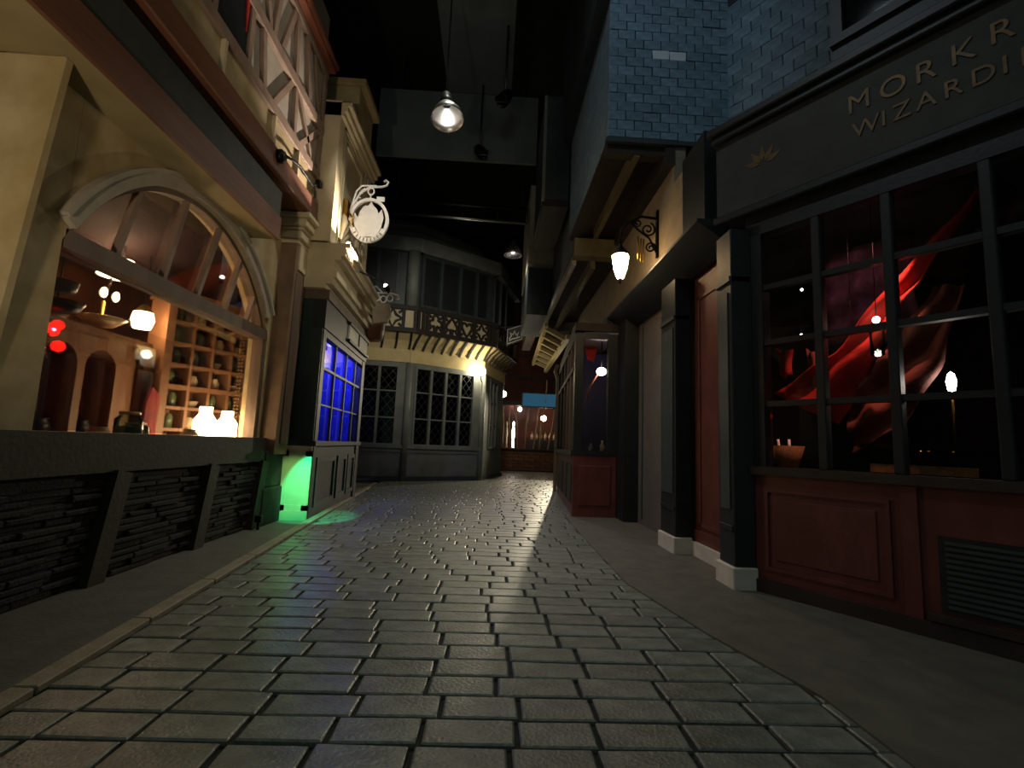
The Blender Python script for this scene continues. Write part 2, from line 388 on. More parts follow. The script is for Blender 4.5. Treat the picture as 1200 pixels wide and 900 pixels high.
# jettied storey
XJ = -2.8
obj('jetty_beam', MB().box((-3.2, 1.0, 4.43), (XJ+.03, 7.22, 4.71)), REDWOOD, A1, bevel=.015)
obj('jetty_wall', MB().box((-3.4, 1.0, 4.71), (XJ-.05, 7.22, 7.8)), PLAST, A1)
obj('light_strip', MB().box((XJ-.05, 1.0, 4.72), (XJ-.03, 7.18, 5.07)), BEIGE, A1)
for y in (2.0, 3.28, 4.55, 5.7, 6.44):
    obj('lit_recess_edge', MB().box((XJ-.04, y, 4.72), (XJ+.015, y+.045, 5.07)), CREAM, A1)  # pale strips standing in for the lit side faces of the recess
for z0, z1 in ((5.07, 5.215), (5.83, 5.98), (6.78, 6.9)):
    obj('rail', MB().box((XJ-.06, 1.0, z0), (XJ+.01, 7.25, z1)), LIMED, A1, bevel=.01)
obj('copper_gutter', MB().box((XJ-.1, 1.0, 6.9), (XJ+.1, 7.28, 7.01)).tube([(XJ+.1, 1.0, 7.0), (XJ+.1, 7.28, 7.0)], .05, 10), COPPER, A1)
for (a, b, c, d) in [(2.75,5.2,2.75,6.8), (3.7,5.2,3.7,6.8), (4.35,5.2,4.35,6.8), (5.03,5.2,4.99,6.8), (5.41,5.2,5.28,5.83), (5.5,5.95,5.6,6.8), (6.19,5.95,6.08,6.8), (6.66,5.95,6.44,6.8), (7.18,5.1,7.2,6.8), (6.29,5.2,6.23,5.83)]:
    obj('stud', MB().bar((XJ-.03, a, b), (XJ-.03, c, d), .08, .06, (1,0,0)), LIMED, A1)
for (a, b, c, d) in [(5.66,5.19,6.13,5.86), (7.0,5.19,6.32,5.86), (6.49,5.19,7.16,5.86), (5.44,5.95,5.12,6.78), (5.73,5.95,6.02,6.78), (7.1,5.95,6.76,6.78), (2.85,5.2,3.6,5.85), (3.8,5.85,4.28,5.2)]:
    obj('brace', MB().bar((XJ-.035, a, b), (XJ-.035, c, d), .085, .05, (1,0,0)), LIMED, A1)
jw = obj('jetty_window', MB().box((XJ-.05, 4.42, 5.26), (XJ-.02, 4.96, 6.76)), BLACKP, A1)
obj('red_blind', MB().prism([(4.75,6.7),(4.94,6.7),(4.92,5.48)], 'x', XJ-.02, XJ-.005), REDCL, jw)
# power cable on the jetty beam
pc = thing('power_cable', 'black cable drooping from a round box on the jetty to a plug', 'cable', (XJ+.06, 5.86, 4.7), world=True)
obj('junction_box', MB().lathe([(.001,0),(.085,0),(.085,.05),(.06,.08),(.001,.08)], (XJ+.03, 5.83, 4.62), 14, (1,0,0)), IRON, pc)
obj('cord', MB().tube([(XJ+.1, 5.86, 4.65), (XJ+.1, 6.07, 4.72), (XJ+.09, 6.34, 4.79), (XJ+.08, 6.6, 4.79), (XJ+.06, 6.87, 4.81), (XJ+.05, 7.1, 4.96)], .016, 6), IRON, pc)
obj('plug', MB().box((XJ+.02, 7.08, 4.93), (XJ+.08, 7.18, 5.02)), IRON, pc)

# interior of the arched shop

room = MB().box((-6.6, 3.3, -.02), (-6.5, 9.2, 4.2)).box((-6.6, 9.2, -.02), (-3.35, 9.3, 4.2)).box((-6.6, 3.22, -.02), (-3.42, 3.3, 4.2)).box((-3.42, 7.46, -.02), (-3.35, 9.2, 4.2))
struct('wall_inner', room, ORANGE)
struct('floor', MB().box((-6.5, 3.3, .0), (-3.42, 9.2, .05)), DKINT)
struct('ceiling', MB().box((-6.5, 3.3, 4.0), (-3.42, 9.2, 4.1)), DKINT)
rng = random.Random(11)

for k, (y0, y1, x0, x1, s0, s1) in enumerate([(3.5, 8.6, -3.5, -6.3, .15, .6), (6.4, 9.0, -3.5, -5.6, .2, .8)]):
    mb = MB(); nx, ny = 26, 14; vs = []
    for i in range(nx+1):
        for j in range(ny+1):
            u, v = i/nx, j/ny
            x = x0+(x1-x0)*v; y = y0+(y1-y0)*u
            zz = 3.94-s0-(s1-s0)*sin(pi*v)*(.6+.4*sin(pi*u))-.03*sin(u*34)-.12*sin(pi*u)
            vs.append((x, y, zz))

    fs = [(i*(ny+1)+j, (i+1)*(ny+1)+j, (i+1)*(ny+1)+j+1, i*(ny+1)+j+1) for i in range(nx) for j in range(ny)]
    mb.add(vs, fs, True)
    o = single('ceiling_drape', mb, [DKRED, ORCL][k], ['wide dark red cloth slung under the ceiling of the arched shop', 'rust coloured cloth slung behind the red one in the arched shop'][k], 'drape', loc=(-4.8, (y0+y1)/2, 3.5))
    sd = o.modifiers.new('thickness', 'SOLIDIFY'); sd.thickness = .012
# pigeonhole cabinet, angled
ang = atan2(1.0, .5)
PC = thing('pigeonhole_cabinet', 'tall honey-wood cabinet of square pigeonholes behind the arched window', 'cabinet', (-4.42, 6.55, .05), ang)
W_, H0, H1, NC, NR = 1.12, 1.25, 2.85, 4, 7
obj('cabinet_back', MB().box((0, -.02, .0), (W_, .02+.0, H1)), SHELF, PC)
obj('side_panel', MB().box((-.1, -.36, .0), (0, .02, H1+.12)), SHELF, PC)
obj('side_panel', MB().box((W_, -.36, .0), (W_+.16, .02, H1+.12)), SHELF, PC)
obj('cornice', MB().box((-.12, -.4, H1), (W_+.2, .04, H1+.12)), SHELF, PC)
obj('base_cupboard', MB().box((0, -.34, .0), (W_, -.03, .9)), SHELF, PC)
cw, chh = W_/NC, (H1-.9)/NR
for i in range(1, NC): obj('divider', MB().box((i*cw-.02, -.32, .9), (i*cw+.02, -.02, H1)), SHELF, PC)
for j in range(NR): obj('shelf', MB().box((0, -.33, .9+j*chh-(.02 if j != 3 else .04)), (W_, -.02, .9+j*chh+.02)), SHELF, PC)
def pot(name, prof, m, label, grp, loc, s=1.0, cat='pot'):
    o = single(name, MB().lathe(prof, (0,0,0), 12), m, label, cat, grp); o.location = loc; o.scale = (s, s, s); return o
JARP = [(.001,0),(.055,0),(.07,.03),(.075,.09),(.05,.13),(.055,.15),(.045,.15),(.04,.12),(.001,.02)]
BOWP = [(.001,0),(.04,0),(.045,.02),(.085,.09),(.08,.092),(.03,.03),(.001,.025)]
TALP = [(.001,0),(.045,0),(.05,.14),(.03,.165),(.03,.185),(.022,.185),(.02,.15),(.001,.03)]
jar_mesh = MB().lathe(JARP, (0,0,0), 12).mesh('jar', CERAM); bowl_mesh = MB().lathe(BOWP, (0,0,0), 12).mesh('bowl', CERAM)
jarg_mesh = MB().lathe(TALP, (0,0,0), 12).mesh('bottle', CERAMG)
rows = ['bottom', 'second lowest', 'third lowest', 'middle', 'third highest', 'second highest', 'top']
cols = ['leftmost', 'left middle', 'right middle', 'rightmost']
for j in range(NR):
    for i in range(NC):
        k = rng.choice('jbg')
        nm, me, d = {'j': ('jar', jar_mesh, 'cream jar'), 'b': ('bowl', bowl_mesh, 'cream bowl'), 'g': ('bottle', jarg_mesh, 'green bottle')}[k]
        o = bpy.data.objects.new(nm, me); COL.objects.link(o)
        p = Matrix.Rotation(ang, 4, 'Z')@Vector(((i+.5)*cw+rng.uniform(-.03,.03), -.18, 0))
        o.location = (-4.42+p.x, 6.55+p.y, .05+.9+j*chh+.021)
        o['label'] = f'{d} in pigeonhole cabinet, {rows[j]} row, {cols[i]} hole'; o['category'] = nm; o['group'] = 'pots in the pigeonhole cabinet'
# arched dresser with a mantel shelf
DR = thing('arched_dresser', 'brown dresser with two dark arched niches under a mantel shelf', 'dresser', (-4.5, 4.2, .05), world=True)
d_ = MB()
ys = [4.2, 4.92, 5.5, 6.08, 6.4]
d_.box((-4.75, 3.7, .05), (-4.4, 6.2, 1.1))
for (ya, yb) in ((3.7, 4.92), (5.36, 5.46), (5.9, 6.2)): d_.box((-4.75, ya, 1.1), (-4.4, yb, 2.2))
for yc in (5.14, 5.68):
    a_ = arc(yc, 1.86, .22, 0, 180, 12); d_.band(a_, [(p[0], 2.2) for p in a_], 'x', -4.75, -4.4)
obj('carcass', d_, SHELF, DR)
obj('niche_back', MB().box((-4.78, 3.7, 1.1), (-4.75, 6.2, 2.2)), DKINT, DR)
obj('mantel_shelf', MB().box((-4.8, 3.7, 2.2), (-4.25, 6.25, 2.27)), SHELF, DR)
obj('red_cloth', MB().box((-4.74, 4.95, 1.35), (-4.7, 5.35, 1.62)).box((-4.74, 5.5, 1.35), (-4.7, 5.9, 1.62)), ORANGE, DR)
for k, (y, zz, s, l) in enumerate([(5.14, 1.1, 1.4, 'dark cauldron in the left niche of the brown dresser'), (5.68, 1.1, 1.2, 'dark cauldron in the right niche of the brown dresser')]):
    single('cauldron', MB().lathe([(.001,0),(.06*s,.01),(.1*s,.08),(.1*s,.13),(.08*s,.17),(.095*s,.19),(.085*s,.19),(.07*s,.17),(.08*s,.1),(.001,.03)], (-4.57, y, zz), 14), IRON, l, 'cauldron', 'cauldrons in the dresser niches', (-4.57, y, zz))
SC = thing('table_scale', 'pale metal bowl on a stand between two small flames on the mantel shelf', 'scale', (-4.45, 5.65, 2.27), world=True)
obj('bowl', MB().lathe([(.001,.06),(.12,.08),(.24,.17),(.23,.175),(.1,.1),(.001,.085)], (-4.45, 5.65, 2.27), 18), CERAM, SC)
obj('stand', MB().lathe([(.001,0),(.1,0),(.1,.015),(.02,.03),(.02,.36),(.001,.38)], (-4.45, 5.65, 2.27), 12), BRASS, SC)
for dy in (-.08, .1): obj('flame', MB().ball((-4.4, 5.65+dy, 2.72), .035, 10, 1.8), LAMPW, SC)
single('plate_stack', MB().lathe([(.001,0),(.1,0),(.18,.02),(.18,.03),(.1,.04),(.19,.06),(.19,.07),(.001,.07)], (-4.5, 5.0, 2.27), 18), CERAM, 'stack of pale plates at the left of the mantel shelf', 'plates', None, (-4.5, 5.0, 2.27))
# hanging lamps
HL = thing('hanging_lampshade', 'half-round glowing lampshade cut by the transom of the arched window', 'lamp', (-4.3, 5.65, 2.95), world=True)
obj('lamp_shade', MB().lathe([(.001,.22),(.1,.2),(.19,.1),(.22,.0),(.21,.0),(.001,.02)], (-4.3, 5.65, 2.93), 18), LAMPX, HL)
obj('cord', MB().tube([(-4.3, 5.65, 3.14), (-4.3, 5.65, 4.0)], .012, 6), IRON, HL)
HB = thing('bead_string', 'short pale bead string hanging beside the glowing lampshade', 'bead string', (-4.1, 5.25, 2.7), world=True)
bd = MB()
for k in range(9): bd.ball((-4.1, 5.24+.006*k, 2.68+.035*k), .017, 6)
obj('beads', bd, CERAM, HB, kind='stuff')
obj('cord', MB().tube([(-4.1, 5.29, 2.98), (-4.1, 5.3, 4.0)], .006, 5), IRON, HB)
LN = thing('hanging_lantern', 'small bright lantern hanging left of the pigeonhole cabinet', 'lantern', (-4.3, 6.08, 2.45), world=True)
obj('lantern_glass', MB().lathe([(.001,0),(.09,0),(.12,.1),(.1,.2),(.001,.22)], (-4.3, 6.08, 2.43), 12), LAMPX, LN)
obj('lantern_cap', MB().lathe([(.11,.2),(.03,.3),(.001,.31)], (-4.3, 6.08, 2.43), 12), BRASS, LN)
obj('cord', MB().tube([(-4.3, 6.08, 2.73), (-4.3, 6.08, 4.0)], .008, 6), IRON, LN)
RF = thing('red_flower_lamp', 'red glowing flower lamp at the left edge of the arched window', 'lamp', (-3.6, 4.02, 1.17), world=True)
fb = MB()
for k in range(7): fb.ball((-3.6+.05*cos(k*.9), 4.06+.06*sin(k*.9), 2.0+.03*sin(k*2)), .045, 8)
fb.ball((-3.58, 4.15, 1.86), .05, 8); 
obj('petals', fb, LAMPR, RF)
obj('stem', MB().tube([(-3.6, 4.06, 1.08), (-3.62, 4.05, 1.6), (-3.6, 4.06, 1.98)], .015, 6), IRON, RF)
WB = thing('window_bench', 'dark display bench along the inside of the arched window', 'bench', (-3.75, 5.3, .05), world=True)
obj('bench_top', MB().box((-3.8, 3.72, 1.02), (-3.42, 7.0, 1.08)), DKBROWN, WB)
obj('bench_front', MB().box((-3.77, 3.75, .05), (-3.43, 6.98, 1.02)), DKBROWN, WB)

HP = thing('hanging_pots', 'two dark pans hanging one above the other at the left of the arched window', 'pans', (-3.6, 4.1, 2.1), world=True)
obj('pan', MB().lathe([(.001,0),(.13,.01),(.17,.09),(.16,.09),(.12,.03),(.001,.02)], (-3.6, 4.12, 2.14), 16), GUNM, HP)
obj('pan', MB().lathe([(.001,0),(.12,.01),(.14,.09),(.13,.09),(.11,.03),(.001,.02)], (-3.6, 4.08, 2.3), 16), GUNM, HP)
obj('chain', MB().tube([(-3.6, 4.1, 2.16), (-3.6, 4.1, 4.0)], .008, 6), IRON, HP)
# bright jar lamps and jars on the bench
for k, (x, y, h, l) in enumerate([(-3.5, 6.22, .42, 'blazing glass jar lamp, left one of two at the right end of the arched window'), (-3.5, 6.72, .40, 'blazing glass jar lamp, right one of two beside the window jamb')]):
    t = thing('jar_lamp', l, 'lamp', (x, y, 1.08), group='blazing jar lamps', world=True)
    obj('globe', MB().lathe([(.001,0),(.1,0),(.125,.06),(.125,h*.6),(.07,h*.8),(.07,h),(.001,h)], (x, y, 1.1), 16), LAMPX, t)
    obj('base', MB().lathe([(.001,0),(.14,0),(.14,.02),(.001,.02)], (x, y, 1.08), 16), BRASS, t)
rng = random.Random(5)
for k, (x, y, kind, h, l) in enumerate([(-3.55, 5.02, 'g', .30, 'squat glass jar with a pale lid left of the red upright board'), (-3.66, 5.28, 'g', .2, 'low glass jar just behind the squat lidded jar'),
        (-3.5, 5.5, 'c', .14, 'first green bowl from the left in front of the pigeonhole cabinet'), (-3.48, 5.72, 'c', .14, 'second green bowl from the left in front of the pigeonhole cabinet'), (-3.5, 5.94, 'j', .16, 'cream jar just left of the blazing jar lamps'), (-3.6, 4.72, 'j', .14, 'cream jar beside the dark rod on the bench'), (-3.6, 6.47, 'j', .3, 'cream jar between the two blazing jar lamps')]):
    if kind == 'g':
        t = thing('glass_jar', l, 'jar', (x, y, 1.08), world=True)
        obj('glass_body', MB().lathe([(.001,0),(.1,0),(.12,.03),(.12,h*.75),(.08,h*.88),(.08,h*.9)], (x, y, 1.081), 14), JARGL, t)
        obj('lid', MB().lathe([(.001,h*.9),(.09,h*.9),(.09,h),(.001,h)], (x, y, 1.081), 14), CERAM, t)
        obj('contents', MB().lathe([(.001,.01),(.09,.01),(.11,.05),(.1,h*.5),(.001,h*.55)], (x, y, 1.081), 12), CERAMG, t)
    else:
        single('bowl' if kind == 'c' else 'jar', MB().lathe([(a*1.3, b*h/.15) for a, b in (BOWP if kind == 'c' else JARP)], (x, y, 1.081), 14), CERAMG if kind == 'c' else CERAM, l, 'bowl' if kind == 'c' else 'jar', None, (x, y, 1.081))
RB = thing('red_board', 'red upright board standing in front of the lower pigeonholes', 'board', (-3.75, 5.62, 1.08), world=True)
obj('board', MB().prism([(5.5,1.08),(5.72,1.08),(5.74,1.6),(5.6,1.68),(5.52,1.5)], 'x', -3.78, -3.75), REDCL, RB)
obj('prop', MB().bar((-3.95, 5.62, 1.09), (-3.78, 5.62, 1.5), .03, .03), SHELF, RB)
single('dark_rod', MB().tube([(-3.46, 4.2, 1.105), (-3.46, 4.86, 1.105)], .022, 8).ball((-3.46, 4.87, 1.11), .03, 8), IRON, 'dark rod with a shiny tip lying along the window bench', 'rod', None, (-3.46, 4.5, 1.09))
GB = thing('bead_curtain', 'curtain of bead strings beside the right window jamb', 'curtain', (-3.45, 7.0, 2.6), world=True)
bs = MB()
for k in range(4):
    for q in range(34): bs.ball((-3.46-.05*k, 7.06+.02*(k % 2), 1.3+.05*q), .017, 6)
obj('beads', bs, WICKER, GB, kind='stuff')
point('shade_light', (-4.3, 5.65, 2.95), 17, (1.0, .50, .2), .05)
point('lantern_light', (-4.3, 6.08, 2.53), 16, (1.0, .52, .22), .05)
point('jar_light', (-3.5, 6.22, 1.25), 14, (1.0, .6, .3), .05)
point('jar_light', (-3.5, 6.72, 1.25), 14, (1.0, .6, .3), .05)

# ------------------------------------------------------------------ the green shopfront with the blue window (left, second)
G = thing('green_shopfront', 'dark green shopfront with a blue lit window under a tall cream classical storey', 'shop', (-2.75, 9.0, 0), world=True)
SX = lambda y, d=0: -2.6-.06*(y-7.34)+d          # street plane of the shop
def sbox(mb, y0, y1, z0, z1, d0, d1):
    """block on the street plane of the green shop, from depth d0 to d1"""
    return mb.prism([(SX(y0,d0),y0),(SX(y0,d1),y0),(SX(y1,d1),y1),(SX(y1,d0),y1)], 'z', z0, z1)
side = MB().box((-3.3, 7.46, -.02), (-2.62, 7.58, 3.45))
obj('side_wall', side, DKGREEN, G)
sp = obj('side_panelling', MB().box((-3.02, 7.43, .0), (-2.61, 7.46, .14)).box((-3.02, 7.44, .14), (-2.94, 7.46, 1.0)).box((-2.70, 7.44, .14), (-2.61, 7.46, 1.0)).box((-3.02, 7.44, .14), (-2.61, 7.46, .22)).box((-3.02, 7.44, .92), (-2.61, 7.46, 1.06)).box((-3.02,7.42,1.02),(-2.61,7.46,1.07)), CREAM, G, label='cream painted panelling lit green')
obj('side_panel', MB().box((-2.94, 7.45, .22), (-2.70, 7.465, .92)), CREAM, sp)
for a, b in ((7.5, 7.66), (10.5, 10.75)):
    mb = MB(); sbox(mb, a, b, 0, 3.45, -.16, 0); obj('corner_post', mb, BLACKP, G)
mb = MB(); sbox(mb, 7.66, 10.5, 0, 1.1, -.16, -.03); stall = obj('stall_riser', mb, BLACKP, G)
for (a, b) in ((7.75, 8.9), (9.05, 9.75), (9.85, 10.45)):
    mb = MB(); sbox(mb, a, b, .82, .9, -.03, 0); sbox(mb, a, b, .15, .23, -.03, 0); sbox(mb, a, a+.08, .23, .82, -.03, 0); sbox(mb, b-.08, b, .23, .82, -.03, 0)
    obj('panel_moulding', mb, DKGREEN, stall)
mb = MB(); sbox(mb, 7.44, 10.75, 1.08, 1.15, -.2, .04); obj('sill', mb, BLACKP, G)
wf = MB(); sbox(wf, 7.66, 10.5, 2.76, 2.86, -.12, -.01); sbox(wf, 7.66, 10.5, 2.26, 2.30, -.08, -.03); sbox(wf, 7.66, 10.5, 1.7, 1.725, -.08, -.04)
gw = obj('window_frame', wf, CHAR, G)
for y in (7.68, 8.45, 9.25, 10.0):
    mb = MB(); sbox(mb, y-.022, y+.022, 1.15, 2.78, -.075, -.03); obj('mullion', mb, BLACKP, gw)
ysx = [7.66, 8.45, 9.25, 10.0, 10.5]
for a, b in zip(ysx[:-1], ysx[1:]):
    for z0, z1 in ((1.15, 1.7), (1.73, 2.26), (2.31, 2.76)):
        mb = MB(); sbox(mb, a+.03, b-.03, z0, z1, -.07, -.065); obj('pane', mb, PANE, gw)
mb = MB(); sbox(mb, 7.44, 10.75, 2.86, 3.3, -.16, .02); obj('fascia', mb, BLACKP, G)
mb = MB(); sbox(mb, 8.9, 10.6, 2.98, 3.26, .02, .05); fp = obj('lit_sign_panel', mb, WHITEP, G, label='white framed sign panel catching the light')
mb = MB(); sbox(mb, 8.86, 10.64, 2.94, 2.99, .02, .08); sbox(mb, 8.86, 10.64, 3.25, 3.3, .02, .08); sbox(mb, 9.7, 9.74, 2.98, 3.26, .02, .07); obj('sign_frame', mb, BLACKP, fp)
# cornice between the storeys
cn = MB()
for (z0, z1, d) in [(3.45, 3.52, .0), (3.52, 3.62, .1), (3.62, 3.72, .16), (3.72, 3.9, .1), (3.9, 3.96, .2), (3.96, 4.1, .26), (4.1, 4.16, .32)]:
    sbox(cn, 7.35, 10.9, z0, z1, -.5, d)
obj('cornice', cn, CREAM, G)
ub = MB(); sbox(ub, 7.44, 10.8, 3.3, 3.45, -.5, .05)
obj('cornice_soffit', ub, TIMBER, G)
obj('round_corner', MB().lathe([(.001,3.35),(.3,3.38),(.34,3.6),(.34,3.78),(.36,3.84),(.001,3.86)], (-2.78, 10.75, 0), 20), REDWOOD, G, label='rounded brown wooden corner drum')
# upper classical storey
UX = -2.56
up = MB().box((-3.3, 7.3, 4.16), (UX-.06, 9.2, 6.4)); obj('upper_wall', up, CREAM, G)
obj('corner_pilaster', MB().box((-3.0, 7.26, 4.16), (UX, 7.5, 6.45)), CREAM, G, label='bright cream corner strip lit from below')
obj('end_pilaster', MB().box((UX-.3, 8.95, 4.16), (UX+.02, 9.25, 6.1)), CREAM, G)
mo = MB()
for k, (i0, w_, d) in enumerate([(0, .05, .03), (.09, .04, .015), (.17, .03, .01)]):
    y0, y1, z0, z1 = 7.55+i0, 8.9-i0, 4.3+i0, 6.2-i0
    mo.box((UX-.06, y0, z1-w_), (UX-.06+d+.03, y1, z1)).box((UX-.06, y0, z0), (UX-.06+d+.03, y0+w_, z1)).box((UX-.06, y1-w_, z0), (UX-.06+d+.03, y1, z1))
obj('panel_moulding', mo, CREAM, G)
co = MB()
for (z0, z1, d) in [(6.2, 6.27, .05), (6.27, 6.36, .1), (6.36, 6.42, .16)]: co.box((-3.0, 7.26, z0), (UX+d, 9.3, z1))
obj('top_cornice', co, CREAM, G)
fan = MB()
for k in range(6):
    a = radians(8+k*15); fan.tube([(UX-.03, 7.75+.16*cos(a), 4.25+.16*sin(a)), (UX+.02, 7.75+.5*cos(a), 4.25+.45*sin(a)), (UX-.03, 7.75+.85*cos(a), 4.25+.72*sin(a))], [.03, .055, .02], 8)
obj('fan_relief', fan, CREAM, G)
obj('parapet_block', MB().box((-3.1, 7.9, 6.6), (-2.5, 8.8, 7.2)).box((-3.1, 7.86, 7.2), (-2.4, 8.9, 7.32)).box((-3.1, 8.0, 6.42), (-2.56, 8.7, 6.6)), BEIGE, G, bevel=.01)
# blue room inside
struct('wall_blue', MB().box((-4.6, 7.6, -.02), (-4.5, 11.0, 3.3)).box((-4.5, 10.9, -.02), (-2.98, 11.0, 3.3)).box((-4.5, 7.6, -.02), (-2.85, 7.66, 3.3)), BLUEI)
struct('ceiling', MB().box((-4.5, 7.66, 3.2), (-2.85, 10.9, 3.3)), BLUEI)
SU = thing('display_shelf', 'blue lit shelf unit inside the blue window', 'shelf', (-3.8, 9.0, 0), world=True)
obj('shelf_board', MB().box((-4.1, 8.0, 1.55), (-3.5, 10.2, 1.6)), WHITEP, SU)
obj('shelf_board', MB().box((-4.1, 8.0, 2.1), (-3.7, 10.2, 2.14)), WHITEP, SU)
for y in (8.02, 9.1, 10.18): obj('upright', MB().box((-4.1, y-.03, 0), (-4.0, y+.03, 2.7)), CHAR, SU)
obj('counter', MB().box((-4.1, 8.0, 0), (-3.5, 10.2, .95)), BLUEI, SU)
for k, (y, s) in enumerate([(8.35, 1.3), (8.6, 1.0), (9.3, 1.2)]):
    pot('jar', JARP, WHITEP, ['left white jar on the shelf in the blue window', 'middle white jar on the shelf in the blue window', 'right white jar on the shelf in the blue window'][k], 'white jars in the blue window', (-3.7, y, 1.601), s*1.4)
single('blue_bulb', MB().ball((-3.1, 8.35, 2.5), .05, 10).tube([(-3.1, 8.35, 2.55), (-3.1, 8.35, 3.2)], .006, 5), LAMPB, 'small blue white bulb hanging in the blue window', 'bulb', None, (-3.1, 8.35, 2.5))
point('blue_light', (-3.3, 8.4, 3.05), 90, (.09, .11, 1.0), .04)
point('blue_light', (-3.3, 9.9, 3.05), 70, (.09, .11, 1.0), .04)
# green spot lamp in the corner of the panelling
gs = thing('green_floodlight', 'small black floodlight at the stone pier throwing green light along the pavement', 'floodlight', (-2.93, 6.62, 0), world=True)
obj('housing', MB().box((-2.96, 6.6, .1), (-2.88, 6.66, .18)), IRON, gs); obj('stem', MB().bar((-2.92, 6.63, .0), (-2.92, 6.63, .1), .03, .03), IRON, gs)
spot('green_flood', (-2.72, 6.78, .62), (-2.82, 7.46, .5), 9, (.40, 1.0, .38), 74, .5, .02)
spot('green_flood', (-2.5, 6.7, 1.5), (-2.62, 7.75, 0), 150, (.02, 1.0, .42), 40, .4, .01)

# hanging signs with iron brackets
def ellipse(cx, cz, rx, rz, n=40, a0=0, a1=360): return [(cx+rx*cos(radians(a0+(a1-a0)*i/n)), cz+rz*sin(radians(a0+(a1-a0)*i/n))) for i in range(n+(0 if a1-a0 == 360 else 1))]
HS = thing('hanging_sign', 'white oval ring sign with a pale bird shape on a curled white bracket', 'sign', (-2.5, 7.9, 4.8), world=True)
YS = 7.9
br = MB().tube([(-2.5, YS, 4.95), (-2.46, YS, 5.05), (-2.35, YS, 5.28), (-2.2, YS, 5.38), (-2.0, YS, 5.4), (-1.93, YS, 5.43), (-1.91, YS, 5.49), (-1.95, YS, 5.52), (-1.98, YS, 5.49)], .02, 8)
br.tube([(-2.5, YS, 4.95), (-2.42, YS, 5.3), (-2.34, YS, 5.4), (-2.1, YS, 5.41)], .016, 8)
for k in range(5): br.tube([(-2.47+.03*k, YS, 5.05+.065*k), (-2.40+.03*k, YS, 5.02+.085*k)], .009, 5)
obj('bracket', br, WIRON, HS)
obj('wall_plate', MB().box((-2.6, YS-.1, 4.82), (-2.52, YS+.1, 5.1)).tube([(-2.52, YS-.05, 4.9), (-2.42, YS-.05, 4.82), (-2.45, YS-.05, 4.7), (-2.5, YS-.05, 4.75)], .02, 6), BRASS, HS)
CXs, CZs = -2.18, 4.8
obj('hook', MB().stroke(ellipse(CXs, 5.31, .05, .06, 14), .022, 'y', YS-.01, YS+.01, True).tube([(CXs, YS, 5.26), (CXs, YS, 5.16)], .012, 6).box((-2.08, YS-.012, 5.14), (-1.95, YS+.012, 5.22)), WIRON, HS)
obj('ring', MB().stroke(ellipse(CXs, CZs, .30, .36), .05, 'y', YS-.025, YS+.025, True).stroke(ellipse(CXs, CZs, .285, .345, 24, 205, 335), .08, 'y', YS-.02, YS+.02), WIRON, HS)
tk = MB()
for k in range(9):
    a = radians(222+k*12); c_, s_ = cos(a), sin(a)
    tk.bar((CXs+.262*c_, YS-.024, CZs+.322*s_), (CXs+.312*c_, YS-.024, CZs+.377*s_), .012, .02, (0,1,0))
obj('lettering', tk, GOLD, HS)
bird = [(-2.30,4.52),(-2.06,4.52),(-1.98,4.66),(-1.94,4.86),(-1.98,5.0),(-2.03,4.92),(-2.06,5.0),(-2.12,5.06),(-2.16,5.13),(-2.20,5.06),(-2.28,5.04),(-2.34,4.94),(-2.36,4.84),(-2.42,4.92),(-2.43,4.78),(-2.40,4.68)]
obj('bird_plate', MB().prism(bird, 'y', YS-.012, YS+.012), WIRON, HS)
HS2 = thing('hanging_sign', 'small white iron scroll bracket seen almost edge-on past the oval sign', 'sign bracket', (-2.55, 10.2, 3.9), world=True)
y2 = 10.0
b2 = MB().tube([(-2.7, y2, 4.16), (-2.55, y2, 4.2), (-2.2, y2, 4.22), (-2.05, y2, 4.18), (-2.02, y2, 4.1), (-2.08, y2, 4.08)], .018, 6).tube([(-2.7, y2, 4.3), (-2.5, y2, 4.34), (-2.35, y2, 4.2)], .018, 6)
for k in range(4): b2.stroke(ellipse(-2.6+.13*k, 4.08+.03*(k % 2), .06, .07, 12), .022, 'y', y2-.012, y2+.012, True)
obj('bracket', b2, WIRON, HS2)
obj('sign_plate', MB().prism([(-2.5,3.55),(-2.22,3.6),(-2.16,3.75),(-2.2,3.98),(-2.45,3.98),(-2.54,3.8)], 'y', y2-.05, y2+.05), OCHRE, HS2, label='small brown plate below the bracket')
obj('chain', MB().tube([(-2.35, y2, 3.97), (-2.35, y2, 4.08)], .01, 5), IRON, HS2)
# small spot lamps that light the signs
def spotlamp(loc, target, label, e, deg, color):
    t = thing('spot_lamp', label, 'spotlight', loc, world=True)
    d = (Vector(target)-Vector(loc)).normalized(); c = Vector(loc)
    obj('housing', MB().lathe([(.001,-.14),(.04,-.13),(.055,-.02),(.055,.0),(.045,.0),(.045,-.01),(.001,-.01)], c, 12, d), IRON, t)
    obj('bulb', MB().ball(c-d*.005, .038, 10), LAMPS, t)
    spot('spot_lamp_light', c+d*.05, target, e, color, deg, .7, .03); return t
spotlamp((-2.42, 7.70, 4.3), (-2.62, 7.3, 5.6), 'tiny bright spot lamp just below the oval ring sign', 14, 80, (1.0, .88, .74))
sl2 = spotlamp((-1.9, 8.2, 3.8), (-2.8, 6.8, 5.0), 'bright spot lamp on the cornice below the oval ring sign, aimed at the timbering', 480, 44, (1.0, .84, .72))
obj('arm', MB().bar((-2.35, 8.2, 4.02), (-1.92, 8.24, 3.86), .03, .03), IRON, sl2)

